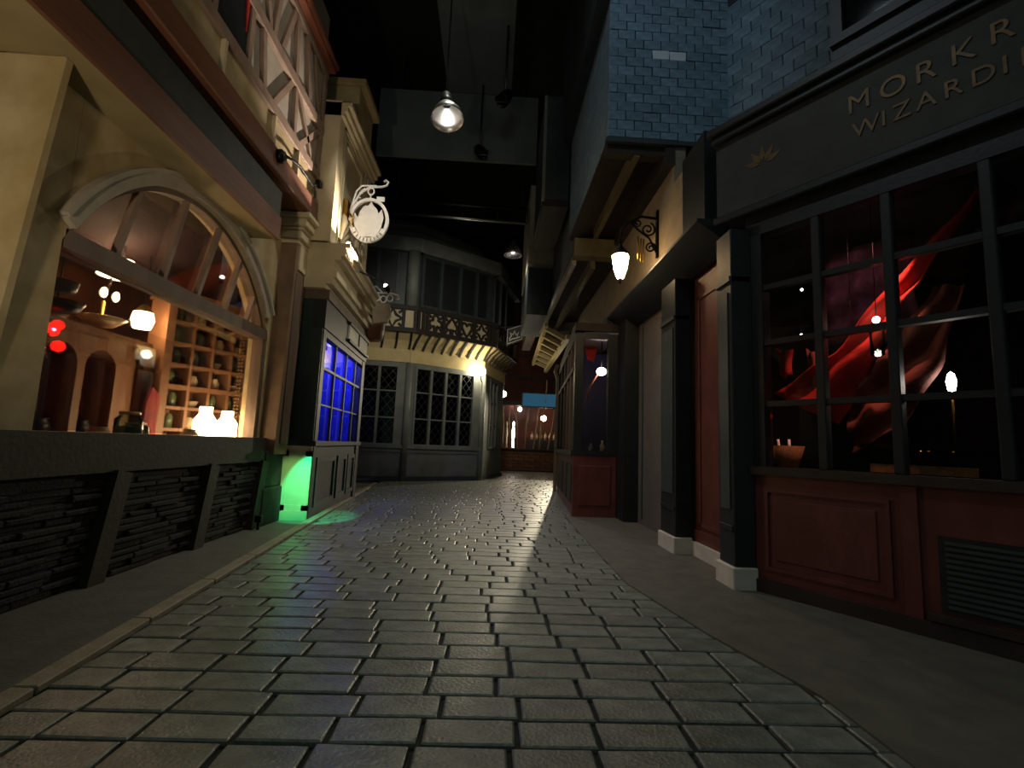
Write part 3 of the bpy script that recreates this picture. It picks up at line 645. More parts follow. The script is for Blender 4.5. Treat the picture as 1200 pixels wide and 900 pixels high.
# ------------------------------------------------------------------ the grey bay-fronted house at the bend
H = thing('bay_fronted_house', 'grey bay-fronted house with leaded windows and a card-suit frieze at the street bend', 'house', (-2.0, 16.0, 0), world=True)
P0, P1, P2, P3 = Vector((-5.2, 14.85, 0)), Vector((-2.62, 15.27, 0)), Vector((-.35, 16.85, 0)), Vector((.42, 19.6, 0))
class Wall:
    """frame on a wall face: u along the face, z up, d out towards the street"""
    def __init__(s, a, b): s.a = a; s.t = (b-a).normalized(); s.n = Vector((s.t.y, -s.t.x, 0)); s.L = (b-a).length
    def pt(s, u, z, d): p = s.a+s.t*u+s.n*d; return (p.x, p.y, z)
    def box(s, mb, u0, u1, z0, z1, d0, d1):
        v = [s.pt(u, z, d) for z in (z0, z1) for (u, d) in ((u0,d0),(u1,d0),(u1,d1),(u0,d1))]
        return mb.add(v, [(0,1,2,3),(7,6,5,4),(0,4,5,1),(1,5,6,2),(2,6,7,3),(3,7,4,0)])
    def put(s, mb, flat):
        """move a builder made in (u, d, z) onto this face"""
        k = len(mb.v); mb.v += [s.pt(v[0], v[2], -v[1]) for v in flat.v]; mb.f += [tuple(i+k for i in f) for f in flat.f]; mb.sm += flat.sm; return mb
    def bar(s, mb, p, q, w_, h): return mb.bar(s.pt(*p), s.pt(*q), w_, h, tuple(s.n))
WA, WBf, WC = Wall(P0, P1), Wall(P1, P2), Wall(P2, P3)
faces = [(WA, [(1.15, 2.32)], 2), (WBf, [(.22, 2.42)], 4), (WC, [(.9, 1.9)], 2)]
body = MB(); body.prism([tuple(P0.xy), tuple(P1.xy), tuple(P2.xy), tuple(P3.xy), (-.6, 20.2), (-5.2, 20.2)], 'z', -.02, .02)
lower = MB()
for W, wins, n in faces:
    W.box(lower, 0, W.L, 0, 1.05, -.25, 0); W.box(lower, 0, W.L, 3.55, 4.0, -.25, -.0)
    us = [0]+[x for a, b in wins for x in (a, b)]+[W.L]
    for a, b in zip(us[::2], us[1::2]): W.box(lower, a, b, 1.05, 3.55, -.25, -.01)
obj('lower_wall', lower, GREYWALL, H)
obj('skirting', WC.box(WBf.box(WA.box(MB(), 0, WA.L, 0, .14, 0, .06), 0, WBf.L, 0, .14, 0, .06), 0, WC.L, 0, .14, 0, .06), CHAR, H)
for W in (WA, WBf): 
    mb = MB(); W.box(mb, 0, W.L, .86, .94, 0, .04); W.box(mb, 0, W.L, .98, 1.08, 0, .09); obj('sill', mb, GREYWALL, H)
for P in (P1, P2):
    obj('corner_post', MB().tube([(P.x, P.y-.02, 0), (P.x, P.y-.02, 3.6)], .1, 10), GREYWALL, H)
for W, wins, n in faces:
    for (a, b) in wins:
        fr = MB(); W.box(fr, a, b, 3.46, 3.56, -.12, .03); W.box(fr, a, b, 1.05, 1.12, -.12, .05)
        W.box(fr, a, a+.06, 1.1, 3.5, -.12, .03); W.box(fr, b-.06, b, 1.1, 3.5, -.12, .03)
        wf_ = obj('window_frame', fr, GREYWALL, H)
        wd = (b-a-.06)/n
        for k in range(n):
            x0, x1 = a+.03+k*wd+.035, a+.03+(k+1)*wd-.035
            if k: 
                mb = MB(); W.box(mb, x0-.075, x0+.005, 1.1, 3.5, -.1, .03); obj('mullion', mb, GREYWALL, wf_)
            mb = MB()
            for zz in (1.9, 2.72): W.box(mb, x0-.01, x1+.01, zz-.02, zz+.02, -.09, .0)
            obj('glazing_bar', mb, GREYWALL, wf_)
            for z0, z1 in ((1.1, 1.88), (1.92, 2.7), (2.74, 3.48)):
                mb = MB(); W.box(mb, x0, x1, z0, z1, -.065, -.06); obj('pane', mb, PANEDK, wf_)
            mb = MB(); sx = (x1-x0)/2; zz = 1.1
            while zz < 3.46:
                for j in range(2):
                    ua, ub = x0+j*sx, x0+(j+1)*sx; h_ = .3
                    W.bar(mb, (ua, zz, -.055), (ub, min(3.48, zz+h_), -.055), .009, .01); W.bar(mb, (ua, min(3.48, zz+h_), -.055), (ub, zz, -.055), .009, .01)
                zz += .3
            obj('leading', mb, CHAR, wf_, kind='stuff')
struct('wall_house', MB().box((-5.2, 17.6, -.02), (-1.0, 17.7, 4.4)), DKINT)
# cream strip, coving with ribs, frieze, upper storey
mb = MB()
for W in (WA, WBf, WC): W.box(mb, 0, W.L, 3.62, 4.02, -.05, .03)
obj('cream_strip', mb, CREAMW, H)
JD = .42
E_ = .25
QA, QB, QC = Wall(P0, P1+Vector((.12,-.18,0))), Wall(P1, P2), Wall(P2, P3)
cov = MB()
for W in (WA, WBf, WC):
    e0 = -.1 if W is not WA else 0; ee = .18
    prof = [(0.02, 4.02), (.06, 4.12), (.16, 4.28), (JD, 4.5)]
    for (d0, z0), (d1, z1) in zip(prof[:-1], prof[1:]):
        s0 = d0*.35; s1 = d1*.35
        v = [W.pt(0-(0 if W is WA else s0*.9), z0, d0), W.pt(W.L+s0, z0, d0), W.pt(W.L+s1, z1, d1), W.pt(0-(0 if W is WA else s1*.9), z1, d1)]
        v2 = [(x, y, z+.06) for x, y, z in v]
        cov.add(v+v2, [(0,1,2,3),(7,6,5,4),(0,4,5,1),(1,5,6,2),(2,6,7,3),(3,7,4,0)])
obj('coving', cov, CREAMW, H)
for W, n in ((WA, 6), (WBf, 8), (WC, 7)):
    for k in range(n+1):
        u = .05+(W.L-.1)*k/n; mb = MB()
        pts = [(u, 4.03, .05), (u+.02, 4.13, .09), (u+.04, 4.28, .19), (u+.06, 4.5, JD+.02)]
        for p, q in zip(pts[:-1], pts[1:]): mb.bar(W.pt(*p), W.pt(*q), .07, .06, tuple(W.n))
        obj('rib', mb, DKTIMB, H)
mb = MB()
for W in (WA, WBf, WC): W.box(mb, -.1 if W is not WA else 0, W.L+.14, 4.5, 5.3, .1, JD-.02)
fz = obj('frieze', mb, CREAM, H)
mb = MB()
for W in (WA, WBf, WC):
    a, b = (-.1 if W is not WA else 0), W.L+.15
    W.box(mb, a, b, 4.48, 4.62, .1, JD+.06); W.box(mb, a, b, 5.18, 5.32, .1, JD+.06)
obj('frieze_rail', mb, DKTIMB, fz)
def club(): 
    L_ = [(.03,-.26),(.05,-.12)]+[(.12+.1*cos(radians(a)), -.02+.1*sin(radians(a))) for a in range(230, 451, 20)]+[(.1*cos(radians(a)), .15+.1*sin(radians(a))) for a in range(-30, 211, 20)]+[(-.12+.1*cos(radians(a)), -.02+.1*sin(radians(a))) for a in range(90, 311, 20)]+[(-.05,-.12),(-.03,-.26)]
    return L_
def spade():
    half = [(.03,-.26),(.05,-.1),(.12,-.14),(.2,-.08),(.19,.02),(.1,.14),(0,.27)]
    return half+[(-x, z) for x, z in reversed(half[:-1])]
def heart():
    half = [(0,-.25),(.1,-.12),(.19,.02),(.2,.12),(.14,.2),(.06,.19),(0,.11)]
    return half+[(-x, z) for x, z in reversed(half[1:-1])]
def diamond(): return [(0,-.28),(.09,-.1),(.25,0),(.09,.1),(0,.28),(-.09,.1),(-.25,0),(-.09,-.1)]
def cell(W, u0, u1, shape, nm):
    c, zc = (u0+u1)/2, 4.9; mb = MB(); fl_ = MB()
    sx = (u1-u0)/.58
    if shape:
        pts = [(c+x*sx, zc+z) for x, z in shape()]
        fl_.stroke(pts, .075, 'y', -JD-.03, -JD+.03, True)
        for sx_, sz in ((1,1),(1,-1),(-1,1),(-1,-1)):
            fl_.stroke([(c+sx_*(u1-u0)*.27, zc+sz*.16), (c+sx_*(u1-u0)*.5, zc+sz*.29)], .07, 'y', -JD-.025, -JD+.03)
    W.put(mb, fl_); return mb
def frieze(W, cells):
    for (a, b, shp) in cells:
        if shp: obj('suit_tracery', cell(W, a, b, shp, ''), DKTIMB, fz)
    for u in sorted({x for a, b, _ in cells for x in (a, b)}):
        mb = MB(); W.box(mb, u-.05, u+.05, 4.6, 5.2, JD-.05, JD+.05); obj('frieze_post', mb, DKTIMB, fz)
frieze(WA, [(0, .55, diamond), (.55, 1.1, diamond), (1.1, 1.7, diamond), (1.7, 2.35, diamond), (2.35, 2.7, None)])
frieze(WBf, [(0, .16, None), (.3, .88, club), (.88, 1.46, spade), (1.46, 2.02, heart), (2.02, 2.6, diamond), (2.75, 2.86, None)])
frieze(WC, [(.1, .8, diamond), (.8, 1.5, diamond), (1.5, 2.2, diamond)])
upw = MB()
for W in (WA, WBf, WC): W.box(upw, 0, W.L+.05, 5.3, 7.05, .0, .3)
obj('upper_wall', upw, CHAR, H)
for W, us in ((WA, (.9, 1.5, 2.1)), (WBf, (.1, .75, 1.45, 2.1, 2.6)), (WC, (.6, 1.4))):
    for u in us:
        mb = MB(); W.box(mb, u-.05, u+.05, 5.35, 7.0, .3, .38); obj('upper_post', mb, CHAR, H)
    for a, b in zip(us[:-1], us[1:]):
        mb = MB(); W.box(mb, a+.07, b-.07, 5.45, 6.95, .3, .32); obj('upper_panel', mb, BLACKP, H)
obj('upper_pillar', MB().tube([(P1.x+.0, P1.y-.38, 5.3), (P1.x, P1.y-.38, 7.05)], .2, 12), GREYWALL, H)
mb = MB()
for W in (WA, WBf, WC): W.box(mb, -.15 if W is not WA else 0, W.L+.2, 7.02, 7.46, 0, .5)
obj('upper_cornice', mb, GREYWALL, H)
rf = MB(); ring0 = [P0, P1, P2, P3]; tops = []
for k in range(6):
    t = k/5; zz = 7.46+1.0*sin(t*pi/2); ins = 1.2*(1-cos(t*pi/2))
    tops.append([(-5.2, 14.9+ins*.6, zz), (P1.x, P1.y-.25+ins*.9, zz), (P2.x-.1-ins*.6, P2.y-.1+ins*.8, zz-.1*t), (P3.x-ins*.9, P3.y, zz-.1*t)])
for k in range(5):
    for j in range(3): rf.add([tops[k][j], tops[k][j+1], tops[k+1][j+1], tops[k+1][j]], [(0,1,2,3)])
rf.add([tops[5][0], tops[5][1], tops[5][2], tops[5][3], (-5.2, 19.6, 8.46)], [(0,1,2,3,4)])
o = obj('roof', rf, ROOFM, H); sd = o.modifiers.new('thickness', 'SOLIDIFY'); sd.thickness = .06
# plaque on the frieze corner
PQ = thing('hanging_plaque', 'small black plaque with white outline drawing at the frieze corner', 'sign', (.55, 16.9, 5.0), world=True)
obj('plate', MB().prism([(.38,4.62),(.95,4.85),(.95,5.42),(.38,5.22)], 'y', 16.86, 16.92), BLACKP, PQ)
dr = MB().stroke([(.41,4.68),(.92,4.89),(.92,5.38),(.41,5.19)], .025, 'y', 16.845, 16.86, True)
dr.stroke([(.48,4.86),(.55,4.98),(.5,5.08),(.6,5.02),(.66,5.16),(.7,5.02),(.8,5.12),(.74,4.98),(.86,4.96),(.7,4.9),(.6,4.88),(.48,4.8)], .03, 'y', 16.845, 16.86)
obj('drawing', dr, WHITEP, PQ)
obj('arm', MB().bar((-.1, 16.95, 5.25), (.6, 16.89, 5.3), .04, .04), IRON, PQ)
# wall lamp on the corner post
WL = thing('corner_wall_lamp', 'glowing white globe lamp on the corner post of the grey house', 'lamp', (-.4, 16.6, 3.3), world=True)
obj('globe', MB().ball((-.42, 16.42, 3.62), .15, 14), LAMPC, WL)
obj('arm', MB().tube([(-.38, 16.78, 3.3), (-.4, 16.6, 3.3), (-.42, 16.45, 3.36), (-.42, 16.42, 3.48)], .02, 6), IRON, WL)
point('corner_lamp_light', (-.42, 16.42, 3.62), 60, (1.0, .86, .55), .05)

# ------------------------------------------------------------------ the oxblood shopfront on the right (angled to the street)
RA = atan2(-.848, .53)
W1 = thing('oxblood_shopfront', 'black and oxblood shopfront with a big grid window and a faded gilt sign board', 'shop', (2.42, 4.52, 0), RA)
LW = 3.4
# local frame: x along the front (towards the camera), y into the shop, z up
riser = obj('stall_riser', MB().box((.02, .0, -.02), (LW, .14, 1.03)), REDP, W1)
for (a, b, z0, z1) in ((.14, 1.02, .24, .88), (2.6, 3.3, .24, .88)):
    mb = MB().box((a, -.02, z1), (b, 0, z1+.03)).box((a, -.02, z0-.03), (b, 0, z0)).box((a-.03, -.02, z0-.03), (a, 0, z1+.03)).box((b, -.02, z0-.03), (b+.03, 0, z1+.03))
    obj('panel_moulding', mb, REDP, riser)
    obj('raised_panel', MB().box((a+.06, -.012, z0+.06), (b-.06, .0, z1-.06)), REDP, riser, bevel=.01)
obj('pilaster_strip', MB().box((1.12, -.025, 0), (1.22, 0, 1.02)), REDP, riser)
obj('base_board', MB().box((.0, -.04, -.02), (LW, .0, .12)), DKBROWN, riser)
vent = obj('floor_vent', MB().box((1.32, -.015, .2), (2.4, .0, .7)), BLACKP, riser)
for k in range(12): obj('slat', MB().box((1.36, -.025, .23+k*.038), (2.36, -.012, .25+k*.038)), CHAR, vent)
obj('vent_ledge', MB().box((1.25, -.05, .13), (2.5, 0, .18)), DKBROWN, riser)
obj('sill', MB().box((.0, -.06, 1.03), (LW, .16, 1.1)), DKBROWN, W1)
fr = MB().box((0, .0, 1.1), (.12, .14, 3.4)).box((0, .0, 3.3), (LW, .14, 3.42)).box((LW-.1, 0, 1.1), (LW, .14, 3.4))
wf1 = obj('window_frame', fr, BLACKP, W1)
mx_ = [.06, .6, 1.12, 1.7, 2.3, 2.9, LW-.03]
zr = [1.1, 1.67, 2.24, 2.77, 3.3]
for k, u in enumerate(mx_[1:-1]): obj('mullion', MB().box((u-.035, .0, 1.1), (u+.035, .1, 3.3)), BLACKP, wf1, bevel=.008)
for z in zr[1:-1]: obj('glazing_bar', MB().box((.1, .015, z-.025), (LW-.08, .09, z+.025)), BLACKP, wf1)
for a, b in zip(mx_[:-1], mx_[1:]):
    for z0, z1 in zip(zr[:-1], zr[1:]): obj('pane', MB().box((a+.03, .05, z0+.02), (b-.03, .055, z1-.02)), PANE, wf1)
obj('lintel', MB().box((-.05, .04, 3.42), (LW, .3, 3.56)), BLACKP, W1)
fa = obj('fascia', MB().box((-.32, -.02, 3.55), (LW, .3, 4.42)), DKBOARD, W1)
obj('fascia_rail', MB().box((-.34, -.07, 3.52), (LW, -.02, 3.6)), BLACKP, fa, bevel=.012)
obj('fascia_rail', MB().box((-.34, -.09, 4.40), (LW, .3, 4.47)).box((-.36, -.14, 4.47), (LW, .3, 4.55)), BLACKP, fa, bevel=.012)
def lettering(txt, size, loc, m, parent, ext=.006):
    """raised lettering on a face that looks along -y of the parent's frame"""
    cu = bpy.data.curves.new('lettering', 'FONT'); cu.body = txt; cu.size = size; cu.extrude = ext; cu.align_x = 'LEFT'
    t = bpy.data.objects.new('tmp', cu); COL.objects.link(t)
    dg = bpy.context.evaluated_depsgraph_get(); me = bpy.data.meshes.new_from_object(t.evaluated_get(dg)); bpy.data.objects.remove(t)
    me.transform(Matrix.Translation(loc)@Matrix.Rotation(pi/2, 4, 'X')); me.materials.clear(); me.materials.append(m)
    o = bpy.data.objects.new('lettering', me); COL.objects.link(o); o.parent = parent; return o
for ch, u, z in zip('MORKR', (.90, 1.13, 1.36, 1.57, 1.78), (4.07, 4.06, 4.06, 4.07, 4.09)): lettering(ch, .23, (u, -.024, z), GOLD, fa)
for ch, u, z in zip('WIZARDING', (.93, 1.13, 1.21, 1.36, 1.52, 1.67, 1.83, 1.92, 2.08), [3.84]*9): lettering(ch, .19, (u, -.024, z), GOLD, fa)
lf_ = MB()
for k in range(5):
    a = radians(20+k*35); c, q = cos(a), sin(a)
    lf_.prism([(.17+.03*c, 3.98+.03*q), (.17+.09*c-.03*q, 3.98+.09*q+.03*c), (.17+.2*c, 3.98+.2*q), (.17+.09*c+.03*q, 3.98+.09*q-.03*c)], 'y', -.025, -.02)
obj('leaf_ornament', lf_, GOLD, fa)
# upper slate wall set back above the sign, with a black window bay
bk = obj('upper_wall', MB().box((-.97, 1.28, 4.4), (3.2, 1.4, 8.6)), SLATEB, W1)
rng = random.Random(21)
def slates(parent, u0, u1, z0, z1, xf, limit, sw=.235, sh=.132, white=()):
    """courses of slates; xf(u, z) gives the place in the parent's own frame and rot the turn about z"""
    ms = []
    for i in range(6):
        vs, fs = chamfer_box(sw-.012, sh-.006, .02, .006, .004, rng); m_ = MB(); m_.add(vs, fs); ms.append(m_.mesh('slate', SLATE))
    wm = MB().add(*chamfer_box(sw-.012, sh-.006, .02, .006, .004, rng)).mesh('slate', WSLATE)
    z = z0; k = 0; n = 0; stuff = MB()
    while z < z1:
        u = u0-(sw/2 if k % 2 else 0); i = 0
        while u < u1:
            a, b = max(u, u0), min(u+sw, u1)
            if b-a > .04:
                loc, rot = xf((a+b)/2, z+sh/2)
                o = piece('slate', wm if (k, i) in white else rng.choice(ms), parent, loc, (pi/2+rng.uniform(0, .04), rng.uniform(-.02,.02), rot), ((b-a)/sw, 1, 1)); n += 1
                if (k, i) in white: o['label'] = 'white slate'
            u += sw; i += 1
        z += sh; k += 1
    return n
slates(W1, -.96, 1.6, 4.6, 7.3, lambda u, z: ((u-.2, 1.27+rng.uniform(-.006,.006), z), 0), 300, .26, .15)
ubay = obj('upper_bay', MB().box((.77, .06, 4.56), (LW, .9, 4.88)).box((.77, .02, 4.82), (LW, .9, 4.9)).box((.77, .06, 4.88), (.86, .9, 7.0)).box((1.9, .06, 4.88), (2.0, .2, 7.0)), BLACKP, W1)
obj('pane', MB().box((.86, .12, 4.9), (LW, .125, 7.0)), PANEDK, ubay)
obj('bay_back', MB().box((.86, .8, 4.9), (LW, .9, 7.0)), DKINT, ubay)
cu_ = MB(); 
cu_.prism([(.89,.16),(.93,.2),(.97,.16),(.99,.2),(.99,.22),(.96,.19),(.93,.23),(.89,.19)], 'z', 5.0, 6.9)
obj('curtain', cu_, CERAM, ubay)
# inside of that shop
def loc1(u, d, z): 
    c, s_ = cos(RA), sin(RA); return (2.42+u*c-d*s_, 4.52+u*s_+d*c, z)
def put1(mb): mb.v = [loc1(*v) for v in mb.v]; return mb
struct('wall_right_inner', put1(MB().box((-.05, 3.0, -.02), (3.6, 3.1, 3.5)).box((3.4, .15, -.02), (3.5, 3.0, 3.5))), DKRED)
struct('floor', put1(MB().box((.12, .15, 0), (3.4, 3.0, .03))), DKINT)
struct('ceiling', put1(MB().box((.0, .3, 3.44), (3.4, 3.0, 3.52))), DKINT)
def drape(top, bot, m, label, folds=7, depth=.06, d0=.45, n=28, k=14, sag=.12):
    """a hanging cloth between an upper and a lower edge (points in u, z of the angled shop), gathered into folds"""
    def at(pl, t):
        t = t*(len(pl)-1); i = min(int(t), len(pl)-2); f = t-i
        return tuple(pl[i][j]*(1-f)+pl[i+1][j]*f for j in range(2))
    vs = []
    for i in range(n+1):
        a, b = at(top, i/n), at(bot, i/n)
        for j in range(k+1):
            t = j/k; u = a[0]*(1-t)+b[0]*t; z = a[1]*(1-t)+b[1]*t-sag*sin(pi*i/n)*(1-t)*.3
            vs.append((u, d0+depth*sin(t*folds*2+i*.25)+.03*sin(i*.8), z))
    fs = [(i*(k+1)+j, (i+1)*(k+1)+j, (i+1)*(k+1)+j+1, i*(k+1)+j+1) for i in range(n) for j in range(k)]
    mb = put1(MB().add(vs, fs, True)); c = tuple(sum(v[q] for v in mb.v)/len(mb.v) for q in range(3))
    o = single('drape', mb, m, label, 'drape', None, c); sd = o.modifiers.new('thickness', 'SOLIDIFY'); sd.thickness = .01; return o
drape([(1.66,3.38),(1.10,2.86),(.56,2.18),(-.04,1.82)], [(1.52,3.2),(1.2,2.66),(.98,2.34),(.54,1.5)], REDCL, 'long bright red cloth sweeping down from upper right across the grid window', 4, .05)
drape([(1.25,2.62),(1.0,2.30),(.75,1.95),(.58,1.62)], [(1.45,2.58),(1.28,1.98),(.98,1.5),(.64,1.24)], ORCL, 'rust coloured folded cloth hanging under the bright red one', 5, .05, .52)
drape([(1.68,3.38),(1.85,3.12),(2.1,2.9)], [(1.55,2.94),(1.7,2.9),(2.1,2.8)], DKRED, 'dull red cloth corner at the upper right of the grid window', 3, .04, .4)
drape([(1.85,2.55),(2.05,2.5),(2.3,2.5)], [(1.82,2.2),(2.0,2.15),(2.3,2.1)], ORCL, 'rust cloth at the right edge of the grid window', 3, .04, .5)
drape([(-.02,2.28),(.06,2.28),(.14,2.25)], [(.02,2.0),(.08,1.96),(.13,2.0)], REDCL, 'short red tail of cloth at the left of the grid window', 2, .02, .5, 8, 6)
drape([(.26,2.24),(.31,2.24),(.36,2.2)], [(.30,1.72),(.33,1.68),(.36,1.7)], ORCL, 'narrow orange tail of cloth beside the second mullion', 2, .02, .5, 8, 6)
drape([(.05,3.4),(.5,3.4),(.95,3.4)], [(.05,2.3),(.5,2.35),(.95,2.3)], DKRED, 'dark maroon curtain hanging behind the upper left panes', 9, .06, 1.2)
BK = thing('wicker_basket', 'tan wicker basket with two shiny rods behind the lower left pane', 'basket', loc1(.1, .42, 1.06), world=True)
obj('basket', put1(MB().lathe([(.001,1.1),(.1,1.1),(.16,1.3),(.15,1.3),(.09,1.13),(.001,1.13)], (.1,.4,0), 14)), WICKER, BK)
for du in (-.02, .06): obj('rod', put1(MB().tube([(.1+du,.36,1.13),(.09+du*1.3,.33,1.36)], .012, 6)), WIRON, BK)
CB = thing('dark_cabinet', 'black cabinet with a tan wooden band and brass knobs behind the lower panes', 'cabinet', loc1(1.2, .6, 0), world=True)
obj('carcass', put1(MB().box((.75, .5, .03), (1.55, .95, 1.3))), IRON, CB)
obj('wood_band', put1(MB().box((.76, .48, 1.1), (1.45, .5, 1.17))), WICKER, CB)
obj('top', put1(MB().box((.7, .46, 1.3), (1.6, 1.0, 1.34))), IRON, CB)
for u in (.98, 1.12, 1.17, 1.32): obj('brass_knob', put1(MB().ball((u, .46, 1.28), .02, 8, .6)), BRASS, CB)
obj('display_ledge', put1(MB().box((.0, .2, 1.03), (.7, .95, 1.09))), DKBROWN, CB)
WLm = thing('reflection_lamp', 'small white lamp added inside the grid window in place of a sconce reflection', 'lamp', loc1(1.3, .6, 1.34), world=True)  # lamp added inside to stand in for a sconce reflected in the glass
obj('globe', put1(MB().lathe([(.001,1.76),(.025,1.77),(.035,1.84),(.022,1.9),(.001,1.92)], (1.3,.6,0), 12)), LAMPC, WLm)
obj('stem', put1(MB().tube([(1.3,.6,1.34),(1.3,.6,1.75)], .012, 6)), BRASS, WLm)
for k, (u, z, l) in enumerate([(1.6, 1.85, 'tiny white bulb to the right of the added reflection lamp'), (.2, 2.86, 'tiny bulb in the top left pane of the grid window'), (-.02+.2, 2.4, 'tiny bulb in the second pane down at the left of the grid window'), (.62, 1.6, 'tiny bulb low in front of the rust cloth')]):
    t = thing('bulb', l, 'bulb', loc1(u, .6, z), world=True)
    obj('glass_bulb', put1(MB().ball((u, .6, z), .014 if k else .02, 8)), LAMPS, t); obj('cord', put1(MB().tube([(u,.6,z),(u,.6,3.44)], .003, 4)), IRON, t)
HG = thing('glass_lantern', 'glass lantern with a glowing top hanging before the bright red cloth', 'lantern', loc1(.92, .3, 2.0), world=True)
obj('glass_body', put1(MB().lathe([(.001,2.05),(.05,2.06),(.055,2.3),(.03,2.34)], (.92,.3,0), 12)), JARGL, HG)
obj('flame', put1(MB().ball((.92,.3,2.36), .03, 8)), LAMPC, HG)
obj('cord', put1(MB().tube([(.92,.3,2.38),(.92,.3,3.44)], .004, 4)), IRON, HG)
spot('red_shop_spot', loc1(1.15, .2, 3.25), loc1(.8, .5, 2.35), 85, (1.0, .34, .24), 50, .7, .02)
point('reflection_lamp_light', loc1(1.3, .6, 1.84), 1.5, (1.0, .85, .8), .03)
spot('maroon_light', loc1(.5, .5, 3.3), loc1(.45, 1.2, 2.7), 12, (1.0, .40, .55), 100, .8, .03)

spot('basket_spot', loc1(.12, .25, 3.35), loc1(.1, .4, 1.2), 6, (1.0, .8, .5), 14, .6, .02)
spot('cabinet_spot', loc1(1.1, .2, 3.35), loc1(1.1, .5, 1.15), 6, (1.0, .85, .6), 24, .6, .02)

# ------------------------------------------------------------------ the slate-hung house with the canopy and two doors
SH = thing('slate_hung_house', 'house with a blue slate oriel on beams above a black canopy and two doors', 'house', (2.3, 7.0, 0), world=True)
for (y0, y1, l) in ((4.5, 4.8, 0), (5.95, 6.45, 0)):
    pl_ = obj('pilaster', MB().box((2.23, y0, .2), (2.43, y1, 3.38)).box((2.215, y0+.02, .5), (2.23, y1-.02, .56)), BLACKP, SH, bevel=.01)
    obj('pilaster_panel', MB().box((2.218, y0+.06, .7), (2.232, y1-.06, 2.75)), CHAR, pl_)
    obj('pilaster_cap', MB().box((2.21, y0-.0, 2.85), (2.43, y1, 2.9)), CHAR, pl_)
    obj('plinth', MB().box((2.2, y0-.03, -.02), (2.43, y1+.03, .2)), WHITEP, pl_, bevel=.01)
obj('door_plinth', MB().box((2.42, 4.83, -.02), (2.48, 5.92, .17)), WHITEP, SH)
rd = obj('red_door', MB().box((2.48, 4.8, .0), (2.53, 5.95, 3.38)), REDDOOR, SH, label='plain red door leaf')
obj('door_moulding', MB().box((2.465, 4.95, .35), (2.48, 4.99, 3.1)).box((2.465, 5.78, .35), (2.48, 5.82, 3.1)).box((2.465, 4.95, 3.06), (2.48, 5.82, 3.1)).box((2.465, 4.95, .35), (2.48, 5.82, .39)), REDDOOR, rd)
obj('kick_rail', MB().box((2.455, 4.82, .17), (2.48, 5.94, .3)), REDP, rd)
gd = obj('grey_door', MB().box((2.5, 6.45, -.02), (2.56, 8.35, 3.5)), GREYDOOR, SH, label='plain grey door leaf')
obj('door_knob', MB().ball((2.47, 6.75, 1.55), .03, 10), BRASS, gd)
obj('hinge_strip', MB().box((2.485, 8.1, .1), (2.5, 8.14, 3.3)), CHAR, gd)
obj('dark_post', MB().box((2.25, 8.35, -.02), (2.5, 8.83, 3.5)), BLACKP, SH)
obj('back_wall', MB().box((2.56, 4.95, -.02), (2.7, 8.9, 3.6)), BLACKP, SH)
obj('canopy', MB().add([(x, y, z) for y in (4.85, 8.84) for x, z in ((2.05,3.61),(2.05,3.64),(2.6,3.64),(2.6,3.36),(2.42,3.36))], [(0,1,2,3,4),(9,8,7,6,5)]+[(i, i+5, (i+1)%5+5, (i+1)%5) for i in range(5)]), BLACKP, SH)
obj('console_block', MB().box((2.2, 5.0, 3.6), (2.4, 5.62, 4.74)), BLACKP, SH)
obj('upper_wall', MB().box((2.25, 5.62, 3.64), (2.4, 6.02, 4.7)).box((2.25, 6.02, 3.64), (2.4, 8.9, 5.24)), OCHRE, SH)
ori = obj('oriel', MB().box((1.38, 6.03, 5.27), (3.4, 9.3, 9.5)), SLATEB, SH)
obj('oriel_sill', MB().box((1.33, 5.97, 5.2), (3.2, 6.06, 5.26)), CHAR, SH)
obj('oriel_floor', MB().box((1.36, 6.0, 5.235), (2.3, 9.25, 5.29)), DKBROWN, SH)
slates(SH, 1.36, 3.3, 5.27, 7.75, lambda u, z: ((u-2.3, 6.015+rng.uniform(-.006,.006)-7.0, z), 0), 300, white={(9, 3), (9, 4)})
sl = MB(); rng = random.Random(8)
z = 5.27; k = 0
while z < 8.6:
    y = 6.02-(.11 if k % 2 else 0)
    while y < 9.25:
        if y < 6: y += .118; continue
        vs, fs = chamfer_box(.222, .126, .02, .006, .004, rng)
        sl.add([(1.365+v[2]*-1-.005, y+.11+v[0], z+.066+v[1]) for v in vs], fs); y += .235
    z += .132; k += 1
obj('side_slates', sl, SLATE, SH, kind='stuff')
obj('barge_board', MB().box((1.22, 5.98, 7.3), (1.38, 9.3, 7.36)).prism([(1.38,7.3),(1.2,7.34),(1.14,9.5),(1.38,9.5)], 'y', 6.0, 9.3), SLATEB, SH)
for (a, b) in ((1.72, 1.8),):
    obj('long_beam', MB().box((a, 6.05, 5.05), (b, 8.7, 5.24)), BEAMG, SH)
obj('long_beam', MB().box((2.12, 6.0, 4.95), (2.25, 8.7, 5.24)), DKBROWN, SH)
obj('cross_beam', MB().box((1.38, 8.7, 4.72), (2.25, 8.95, 5.06)), BEAMG, SH, label='cross beam facing the street, greenish light put into its colour')
obj('cross_beam', MB().box((1.36, 6.04, 5.08), (2.3, 6.2, 5.24)), DKBROWN, SH)
BH = thing('beamed_house', 'grey house with dark beamed soffit between the slate oriel and the open rafters', 'house', (1.9, 11.5, 3.6), world=True)
obj('ochre_wall', MB().box((2.27, 8.96, 3.56), (2.42, 14.5, 4.8)), OCHRE, BH)
obj('canopy_end', MB().box((2.05, 8.9, 3.52), (2.4, 9.9, 3.64)), BLACKP, BH)
obj('rear_soffit', MB().prism([(1.40,8.95),(2.25,8.95),(2.25,15.0),(1.36,15.0)], 'z', 4.78, 4.9), DKBROWN, BH)
